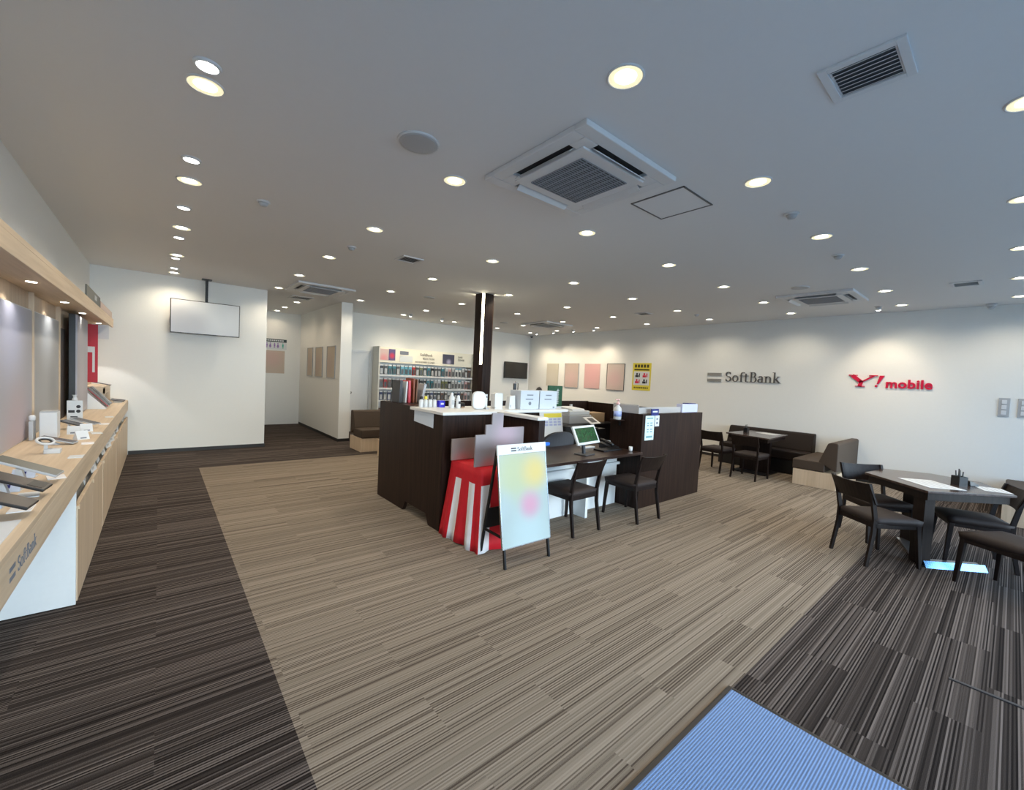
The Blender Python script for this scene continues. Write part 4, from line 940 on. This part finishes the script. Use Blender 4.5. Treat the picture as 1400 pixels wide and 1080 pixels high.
t = thing('green_chalkboard', 'green board with white characters behind the white cartons', 'sign board', (4.745, 4.72, 0), 0)
MB().box(-.05, .27, -.01, .01, 1.14, 1.47).build('board', M['green'], t)
b = MB()
for k in range(4):
    z = 1.40-k*.06; b.box(.02, .075, -.012, -.01, z, z+.012); b.box(.04, .052, -.012, -.01, z-.03, z+.03); b.box(.02, .07, -.012, -.01, z-.028, z-.018)
for k in range(3):
    z = 1.36-k*.07; b.box(-.07, -.03, -.012, -.01, z, z+.01); b.box(-.055, -.045, -.012, -.01, z-.025, z+.02)
b.v = [(x+.12, y, z-.01) for x, y, z in b.v]
b.build('chalk_writing', M['paper'], t); MB().box(.095, .125, -.01, .01, .88, 1.14).build('board_post', M['blkm'], t)
MB().box(.02,.20,-.08,.08,.87,.882).build('board_foot', M['blkm'], t)
t = thing('sample_phone_stand', 'black phone hung on a slim chrome stand right of the pillar', 'phone stand', (3.62, 4.20, CT)); MB().tube([(0,0,0),(0,0,.30),(-.05,0,.32)], .007, 8).build('stand_rod', M['steel'], t); MB().box(-.05, .05, -.04, .04, 0, .01).build('stand_base', M['steel'], t); MB().box(-.075, -.035, -.012, .012, .12, .30).build('phone_body', M['blk'], t, bevel=.004)
t = thing('tissue_box', 'small black roll holder peeking above the right carton', 'tape dispenser', (3.93, 4.12, CT)); MB().lathe([(.05,0),(.055,.02),(.055,.20),(.03,.25),(.006,.265)], seg=18).build('holder_body', M['blk'], t); MB().box(-.06,.06,-.06,.06,0,.01).build('holder_base', M['dgrey'], t)

# ------------------------------------------------------------------ red and white draped table and stepped board
t = thing('draped_table', 'small table draped in a red and white striped ceremonial cloth', 'draped table', (2.50, 3.26, 0))
MB().box(-.26, .26, -.22, .22, .70, .725).build('table_top', M['dkh'], t)
for sx in (-1,1):
    for sy in (-1,1): MB().box(sx*.24-.012, sx*.24+.012, sy*.20-.012, sy*.20+.012, 0, .70).build('leg', M['blkm'], t)
def drape(seed):
    """closed skirt: perimeter param, flares and folds towards the hem"""
    rd = random.Random(seed); top = [(-.28,-.25),(.30,-.25),(.30,.26),(-.28,.26)]; bot = [(-.345,-.33),(.375,-.33),(.36,.30),(-.375,.30)]
    cols_ = []; N_ = 22
    for e in range(4):
        for i in range(N_):
            u = i/N_; a, b2 = top[e], top[(e+1)%4]; c2, d2 = bot[e], bot[(e+1)%4]
            cols_.append(((a[0]+(b2[0]-a[0])*u, a[1]+(b2[1]-a[1])*u), (c2[0]+(d2[0]-c2[0])*u, c2[1]+(d2[1]-c2[1])*u), e, u))
    R_ = 10; vs = []; 
    for (p, q, e, u) in cols_:
        nrm = [(0,-1),(1,0),(0,1),(-1,0)][e]
        for r in range(R_+1):
            v = r/R_; k = v**1.1; w = .016*v*sin(u*2*pi*3.5+e*1.3)+.006*sin(u*31+e)*v
            w *= min(1, 6*min(u, 1-u)+.15)
            vs.append((p[0]+(q[0]-p[0])*k+nrm[0]*w, p[1]+(q[1]-p[1])*k+nrm[1]*w, .735*(1-v)+.004*v+.006*v*sin(u*9+e)))
    n = len(cols_); b = MB(); fs = []
    b.v = vs
    for c2 in range(n):
        u = cols_[c2][3]; e = cols_[c2][2]
        stripe = int((u*5 if e in (1,3) else u*5)) % 2      # 5 stripes per side: red, white, red, white, red
        if e == 0: stripe = 1-stripe if False else int(u*6) % 2 ^ 1
        for r in range(R_):
            mi = 1 if (stripe == 1 and r >= 2) else 0
            c3 = (c2+1) % n
            b.f.append([c2*(R_+1)+r, c3*(R_+1)+r, c3*(R_+1)+r+1, c2*(R_+1)+r+1]); b.m.append(mi); b.sm.append(True)
    b.f.append([c2*(R_+1) for c2 in range(n)]); b.m.append(0); b.sm.append(False)
    return b
o = drape(3).build('striped_cloth', [M['red'], M['wcloth']], None)
o.location = (2.50, 3.26, 0)
sd = o.modifiers.new('Solidify', 'SOLIDIFY'); sd.thickness = .004
tag(o, 'red and white striped cloth hanging to the floor over the small table', 'tablecloth')
t = thing('stepped_board', 'stepped greyish pink display board standing on the draped table', 'display board', (0, 3.10, 0))
pts = [(2.195,.742),(2.77,.742),(2.77,1.09),(2.505,1.09),(2.505,1.229),(2.375,1.229),(2.375,1.123),(2.305,1.123),(2.305,1.033),(2.195,1.033)]
MB().prism_ax(pts, -.008, .008, 'Y').build('board_face', soft_print('stepped_print', (.27,.24,.25), [((2.55,0,1.02),.26,(.42,.32,.37)),((2.35,0,.72),.16,(.42,.14,.14)),((2.62,0,.72),.14,(.30,.18,.14))], .5), t)
b = MB(); b.box(2.31, 2.34, .008, .09, .742, .90); b.build('back_foot', M['paper'], t); MB().box(2.65, 2.68, .008, .09, .742, .90).build('back_foot', M['paper'], t)
t = thing('low_board', 'low grey-brown board fading to pink behind the stepped board', 'display board', (0, 3.455, 0))
MB().box(2.17, 2.60, -.008, .008, .742, .949).build('board_face', soft_print('low_print', (.26,.22,.20), [((2.30,0,.70),.2,(.46,.16,.15))], .5), t)
MB().box(2.35, 2.38, .008, .05, .742, .90).build('back_foot', M['paper'], t)

# ------------------------------------------------------------------ A-frame sign
t = thing('a_frame_sign', 'black A-frame floor sign with pale poster and SoftBank header', 'sign board', (2.43, 2.75, 0), radians(-1.5))
def leg(x0, y0, x1, y1): return MB().bar((x0, y0, 0), (x1, y1, .965), .018, .022)
for s_ in (-1, 1):
    leg(s_*.245, -.175, s_*.235, -.015).build('front_leg', M['blkm'], t); leg(s_*.245, .185, s_*.235, .015).build('rear_leg', M['blkm'], t)
b = MB(); b.box(-.255, -.235, -.14, .15, .235, .25); b.build('side_stay', M['blkm'], t)
for y, z in ((.135,.27),(-.135,.20)): MB().box(-.24, .24, y-.008, y+.008, z-.01, z+.01).build('cross_rail', M['blkm'], t)
MB().box(-.235, .235, .125, .14, .25, .42).build('rear_panel', M['blkm'], t)
# tilted board
ang = math.atan2(.16, .965)
brd = MB().box(-.272, .262, -.006, .006, 0, .76).build('poster_board', soft_print('aframe_print', (.32,.38,.37), [((-.1,0,.62),.45,(.37,.39,.21)),((.13,0,.60),.26,(.53,.41,.12)),((.02,0,.06),.40,(.37,.46,.47)),((.05,0,.32),.19,(.48,.25,.32)),((-.27,0,.3),.25,(.33,.39,.39))], .25), t, loc=(0, -.160, .165), rot=(-ang, 0, 0))
b = MB(); b.box(-.275, -.268, -.009, .009, -.004, .764); b.box(.258, .265, -.009, .009, -.004, .764); b.box(-.275, .265, -.009, .009, -.006, .002); b.build('board_edge', M['steel'], brd)
hd = MB().box(-.275, .270, -.008, .008, .762, .845).build('header_board', M['paper'], t, loc=(0, -.160, .165), rot=(-ang, 0, 0))
sw, adv = serif_word('SoftBank', 0, .0015); k = .17/adv; sw.v = [(-.06+x*k, y*.034, z) for x, y, z in sw.v]
sw.box(-.13, -.075, .020, .030, 0, .0015); sw.box(-.13, -.075, 0, .010, 0, .0015)
o = sw.build('header_lettering', M['inkb'], hd, loc=(0, -.0085, .785), rot=(pi/2,0,0))
MB().box(.272, .36, .0, .03, .955, .985).build('blue_clip', M['blue'], t, bevel=.006, label='bright blue clip at the top corner')
MB().box(.255, .275, .0, .02, .955, .975).build('clip_arm', M['blue'], t)

# ------------------------------------------------------------------ chairs
def make_chair(label, group):
    t = thing('dining_chair', label, 'chair', group=group)
    w = .22; d = .215
    for s_ in (-1, 1):
        MB().bar((s_*(w-.005), d+.01, 0), (s_*(w-.02), d-.02, .40), .026, .028, .036, .040).build('leg', M['ch'], t, bevel=.004)
        b = MB(); P = [(s_*(w-.015), -d-.045, 0), (s_*(w-.02), -d+.005, .30), (s_*(w-.02), -d+.01, .44), (s_*(w-.018), -d-.025, .62), (s_*(w-.012), -d-.075, .765)]
        W = [.026,.034,.036,.032,.024]
        for i in range(4):
            b.bar(P[i], P[i+1], .024, W[i], .024, W[i+1])
        b.build('leg', M['ch'], t)
    fr = MB(); fr.box(-w+.02, w-.02, d-.035, d-.012, .355, .398); fr.box(-w+.02, w-.02, -d, -d+.022, .355, .398)
    for s_ in (-1,1): fr.box(s_*(w-.03), s_*(w-.008), -d+.01, d-.02, .355, .398)
    fr.build('seat_frame', M['ch'], t, bevel=.003)
    # cushion: slightly domed, with a flat underside
    n = 8; c = MB(); vs = []; 
    for j in range(n+1):
        for i in range(n+1):
            u = -1+2*i/n; v = -1+2*j/n
            ww = (w+.005) * (1-.05*(1-v)/2)
            z = .462-.024*max(abs(u),abs(v))**4
            vs.append((u*ww, v*(d+.005)+.005, z))
    m0 = len(vs)
    for j in range(n+1):
        for i in range(n+1):
            u = -1+2*i/n; v = -1+2*j/n; ww = (w+.003) * (1-.05*(1-v)/2); vs.append((u*ww*.985, v*(d-.002)+.005, .388))
    fs = []
    I = lambda i, j: j*(n+1)+i
    for j in range(n):
        for i in range(n):
            fs.append((I(i,j),I(i+1,j),I(i+1,j+1),I(i,j+1))); fs.append((m0+I(i,j),m0+I(i,j+1),m0+I(i+1,j+1),m0+I(i+1,j)))
    for i in range(n):
        fs.append((I(i,0),m0+I(i,0),m0+I(i+1,0),I(i+1,0))); fs.append((I(i,n),I(i+1,n),m0+I(i+1,n),m0+I(i,n)))
        fs.append((I(0,i),I(0,i+1),m0+I(0,i+1),m0+I(0,i))); fs.append((I(n,i),m0+I(n,i),m0+I(n,i+1),I(n,i+1)))
    c.add(vs, fs, 0, True); c.build('seat', M['seat'], t)
    # curved backrest board
    b = MB(); n = 10
    for i in range(n):
        u0 = -1+2*i/n; u1 = -1+2*(i+1)/n; W_ = w+.004
        y = lambda u, z: -d-.022-(z-.60)*.42-.030*(1-u*u)
        lo = lambda u: .575+.012*(1-u*u); hi = lambda u: .765-.012*(1-u*u)
        q = lambda u, z, o: (u*W_, y(u, z)+o, z)
        b.add([q(u0,lo(u0),0),q(u1,lo(u1),0),q(u1,lo(u1),.018),q(u0,lo(u0),.018),q(u0,hi(u0),0),q(u1,hi(u1),0),q(u1,hi(u1),.018),q(u0,hi(u0),.018)],
              [(0,3,2,1),(4,5,6,7),(0,1,5,4),(2,3,7,6)]+([(3,0,4,7)] if i == 0 else [])+([(1,2,6,5)] if i == n-1 else []))
    b.build('backrest', M['ch'], t)
    return t
GA, GB, GC = 'chairs at the service desk', 'chairs at the right table', 'chairs at the far wall table'
ch = make_chair('dark wood chair at the service desk, left one beside the A-frame sign', GA); ch.location = (3.385, 3.0, 0)
dup(ch, (4.32, 2.86, 0), radians(-3), 'dark wood chair at the service desk, right one before the panelled partition', GA)
dup(ch, (5.30, .775, 0), radians(-129), 'dark wood chair at the left corner of the right table', GB)
dup(ch, (5.33, -.07, 0), radians(-32), 'dark wood chair nearest the camera at the right table, cut by the picture edge', GB)
dup(ch, (6.08, .20, 0), radians(20), 'dark wood chair tucked under the window side of the right table', GB)
dup(ch, (6.06, .90, 0), radians(133), 'dark wood chair behind the right table with a bluish lit back', GB)
dup(ch, (8.12, 3.55, 0), radians(-95), 'dark wood chair at the far left end of the wall table, beside the partition', GC)
dup(ch, (8.02, 2.93, 0), radians(-92), 'dark wood chair at the near side of the far wall table', GC)
# ------------------------------------------------------------------ right table
t = thing('consultation_table', 'dark polygonal table with pedestal and floor plate at the right', 'table', (0,0,0))
top = [(5.35,.45),(5.94,-.07),(6.50,.17),(6.62,.55),(6.44,.92),(5.92,1.0)]
gl = wood('glossy_table_top', (.040,.026,.022), (.085,.058,.048), 'X', .18, 20)
MB().prism(top, .70, .722).build('tabletop', gl, t, bevel=.003)
cx, cy = 6.0, .5
inn = [(cx+(x-cx)*.93, cy+(y-cy)*.93) for x, y in top]
MB().prism(inn, .63, .70).build('apron', M['ch'], t)
MB().prism([(5.44,.47),(5.50,.41),(5.60,.50),(5.54,.56)], .012, .63).build('pedestal_panel', M['ch'], t)
MB().prism([(6.18,.62),(6.24,.56),(6.34,.66),(6.28,.72)], .012, .63).build('pedestal_panel', M['ch'], t)
MB().prism([(5.52,.48),(5.54,.46),(6.28,.62),(6.26,.64)], .47, .63).build('stretcher_panel', M['ch'], t)
pl = mat('plate_metal', (.30,.31,.33), .3, .85)
MB().prism([(5.46,.455),(5.835,.085),(5.95,.14),(5.60,.485)], 0, .03).build('floor_plate', pl, t)
MB().prism([(5.50,.50),(5.60,.49),(6.30,.62),(6.24,.74)], 0, .02).build('floor_plate', pl, t)
q0, q1 = (5.43,.425), (5.805,.055); p0, p1 = (5.455,.45), (5.83,.08)
MB().add([(*q0,0),(*q1,0),(*p1,0),(*p0,0),(*p1,.055),(*p0,.055)], [(0,3,2,1),(0,1,4,5),(2,3,5,4),(1,2,4),(0,5,3)]).build('bevelled_edge', mat('blue_glint_edge', (.20,.42,.72), .25, 1), t)  # blue glint of the window sky is put into the metal colour
def tabletop_items(x, y, z, rz, who):
    t = thing('pen_holder', 'black pen holder on the '+who, 'pen holder', (x, y, z), rz)
    b = MB(); b.box(-.05,.05,-.035,.035,0,.008); b.box(-.05,-.046,-.035,.035,.008,.09); b.box(.046,.05,-.035,.035,.008,.09); b.box(-.046,.046,-.035,-.031,.008,.09); b.box(-.046,.046,.031,.035,.008,.09); b.build('cup', M['blk'], t)
    for k in range(4):
        b = MB(); b.tube([(-.03+k*.02,0,.01),(-.036+k*.024,.01*(k%2),.14+.01*(k%3))], .005, 8); p = b.build('pen', M['dgrey'] if k % 2 else M['blk'], t)
tabletop_items(6.04, .30, .722, radians(40), 'right table')
tabletop_items(8.74, 3.30, .722, 0, 'far wall table')
t = thing('card_reader', 'black desk gadget beside the pen holder on the right table', 'gadget', (6.17, .24, .722), radians(40)); MB().hexa([(-.07,-.04,0),(.07,-.04,0),(.07,.04,0),(-.07,.04,0)], [(-.06,-.03,.02),(.06,-.03,.02),(.06,.04,.05),(-.06,.04,.05)]).build('gadget_body', M['blk'], t, bevel=.003); MB().box(-.04,.04,-.005,.02,.036,.04).build('keypad', M['dgrey'], t)
def sheet(x, y, z, w, h, rz, l, print_=True):
    t = thing('paper_sheet', l, 'paper', (x, y, z), rz); MB().box(-w/2, w/2, -h/2, h/2, 0, .0015).build('sheet', M['paper'], t)
    b = MB()
    for k in range(4): b.box(-w*.4, w*.4, -h*.35+k*h*.2, -h*.35+k*h*.2+.012, .0015, .002)
    b.build('printed_lines', M['gplast'], t)
sheet(5.82, .48, .7225, .42, .30, radians(40), 'glossy printed sheet on the right table near its left side')
sheet(6.08, .08, .7225, .24, .19, radians(20), 'printed sheet on the right table near the window side')
# ------------------------------------------------------------------ far wall table and benches
t = thing('wall_table', 'dark rectangular table before the corner bench at the right wall', 'table', (8.72, 3.10, 0))
MB().prism([(-.40,.40),(-.62,-.42),(.52,-.36),(.62,.36)], .695, .722).build('tabletop', gl, t, bevel=.003)
MB().prism([(-.36,.36),(-.56,-.38),(.48,-.33),(.56,.33)], .63, .695).build('apron', M['ch'], t)
MB().box(-.05, .05, -.25, .25, .02, .63).build('pedestal_panel', M['ch'], t); MB().box(-.30, .30, -.30, .30, 0, .02).build('floor_plate', M['blkm'], t)
sheet(9.0, 3.0, .7225, .34, .26, radians(75), 'white papers lying on the far wall table')
def bench(name, label, loc, rz, L_, base_m, dark=False):
    """local: x along the bench 0..L, back at +y side, seat front at y=0"""
    t = thing(name, label, 'bench', loc, rz, 'upholstered benches')
    D = .62
    MB().box(.0, L_, .02, D, .0, .26).build('bench_base', base_m, t, bevel=.002)
    um = M['sofad'] if dark else M['sofa']
    MB().box(.0, L_, 0, D-.16, .265, .43).build('seat', um, t, bevel=.02, seg=3)
    b = MB(); b.prism_ax([(D-.25,.43),(D-.02,.30),(D,.30),(D,.745),(D-.02,.765),(D-.10,.765),(D-.14,.745)][::-1], 0, L_, 'X')
    b.build('backrest', um, t, bevel=.012, seg=2)
    return t
bench('corner_bench', 'brown upholstered bench with pale wood base, end facing the room', (9.66, 2.37, 0), pi, 1.36, M['ltv'])
bench('wall_bench', 'dark bench along the right wall behind the far table', (9.08, 3.95, 0), -pi/2, 1.55, M['blk'], True)
bench('passage_bench', 'brown bench with wood end panel beside the side passage', (2.97, 7.94, 0), 0, 1.5, M['ltv'])
t = thing('low_partition', 'pale wood end board of a seat peeking out left of the island', 'bench', (3.13, 7.45, 0)); MB().box(0, .05, 0, .10, 0, .30).build('end_board', M['ltv'], t); MB().box(.05, .9, 0, .10, .0, .28).build('bench_base', M['fab'], t)
t = thing('window_bench', 'pale wood bench base behind the chair at the right picture edge', 'bench', (8.25, -.75, 0)); MB().box(0, 1.4, 0, .77, 0, .26).build('bench_base', M['ltv'], t, bevel=.002); MB().box(0, 1.4, 0, .76, .262, .42).build('seat', M['sofa'], t, bevel=.02)

# ------------------------------------------------------------------ daylight
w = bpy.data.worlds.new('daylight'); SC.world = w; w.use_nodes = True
nt = w.node_tree; bg = nt.nodes['Background']
N = nt.nodes; L = nt.links
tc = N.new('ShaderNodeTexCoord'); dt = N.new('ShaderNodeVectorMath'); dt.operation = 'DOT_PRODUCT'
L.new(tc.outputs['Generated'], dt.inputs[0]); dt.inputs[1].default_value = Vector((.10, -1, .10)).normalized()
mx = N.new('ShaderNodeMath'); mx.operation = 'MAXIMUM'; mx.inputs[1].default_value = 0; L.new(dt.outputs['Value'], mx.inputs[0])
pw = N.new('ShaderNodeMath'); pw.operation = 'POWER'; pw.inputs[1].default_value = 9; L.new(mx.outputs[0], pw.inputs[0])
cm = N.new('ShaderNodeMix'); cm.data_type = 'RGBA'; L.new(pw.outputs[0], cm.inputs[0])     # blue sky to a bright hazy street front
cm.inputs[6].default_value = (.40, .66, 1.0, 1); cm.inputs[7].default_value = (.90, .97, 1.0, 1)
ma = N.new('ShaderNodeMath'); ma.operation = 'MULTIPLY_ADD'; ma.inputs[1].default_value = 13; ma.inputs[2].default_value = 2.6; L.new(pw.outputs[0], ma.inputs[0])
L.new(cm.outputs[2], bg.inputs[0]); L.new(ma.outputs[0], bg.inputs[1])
for i in range(3):   # window light portals
    l = bpy.data.lights.new('window_portal', 'AREA'); l.shape = 'RECTANGLE'; l.size = (XR-XL-.3)/3; l.size_y = 2.5; l.cycles.is_portal = True
    o = bpy.data.objects.new('window_portal', l); COL.objects.link(o)
    o.location = (XL+.15+(i+.5)*(XR-XL-.3)/3, YF-.02, 1.34); o.rotation_euler = (pi/2, 0, 0)   # faces into the room
# ------------------------------------------------------------------ camera
F, YAW, PIT, ROL = 576, .6983, -.0417, .0479
f = Vector((sin(YAW)*cos(PIT), cos(YAW)*cos(PIT), sin(PIT))); r = Vector((cos(YAW), -sin(YAW), 0)); u = r.cross(f)
r2 = cos(ROL)*r+sin(ROL)*u; u2 = -sin(ROL)*r+cos(ROL)*u
cam = bpy.data.cameras.new('camera'); cam.sensor_width = 36; cam.lens = F/1400*36; cam.clip_start = .02
co = bpy.data.objects.new('camera', cam); COL.objects.link(co)
co.matrix_world = Matrix(((r2.x,u2.x,-f.x,0),(r2.y,u2.y,-f.y,0),(r2.z,u2.z,-f.z,1.57),(0,0,0,1)))
SC.camera = co
SC.view_settings.view_transform = 'Standard'; SC.view_settings.look = 'None'; SC.view_settings.exposure = .35; SC.view_settings.gamma = 1; SC.view_settings.use_curve_mapping = False
SC.cycles.use_denoising = True
SC.cycles.max_bounces = 8; SC.cycles.diffuse_bounces = 5; SC.cycles.transparent_max_bounces = 8
SC.cycles.sample_clamp_indirect = 6
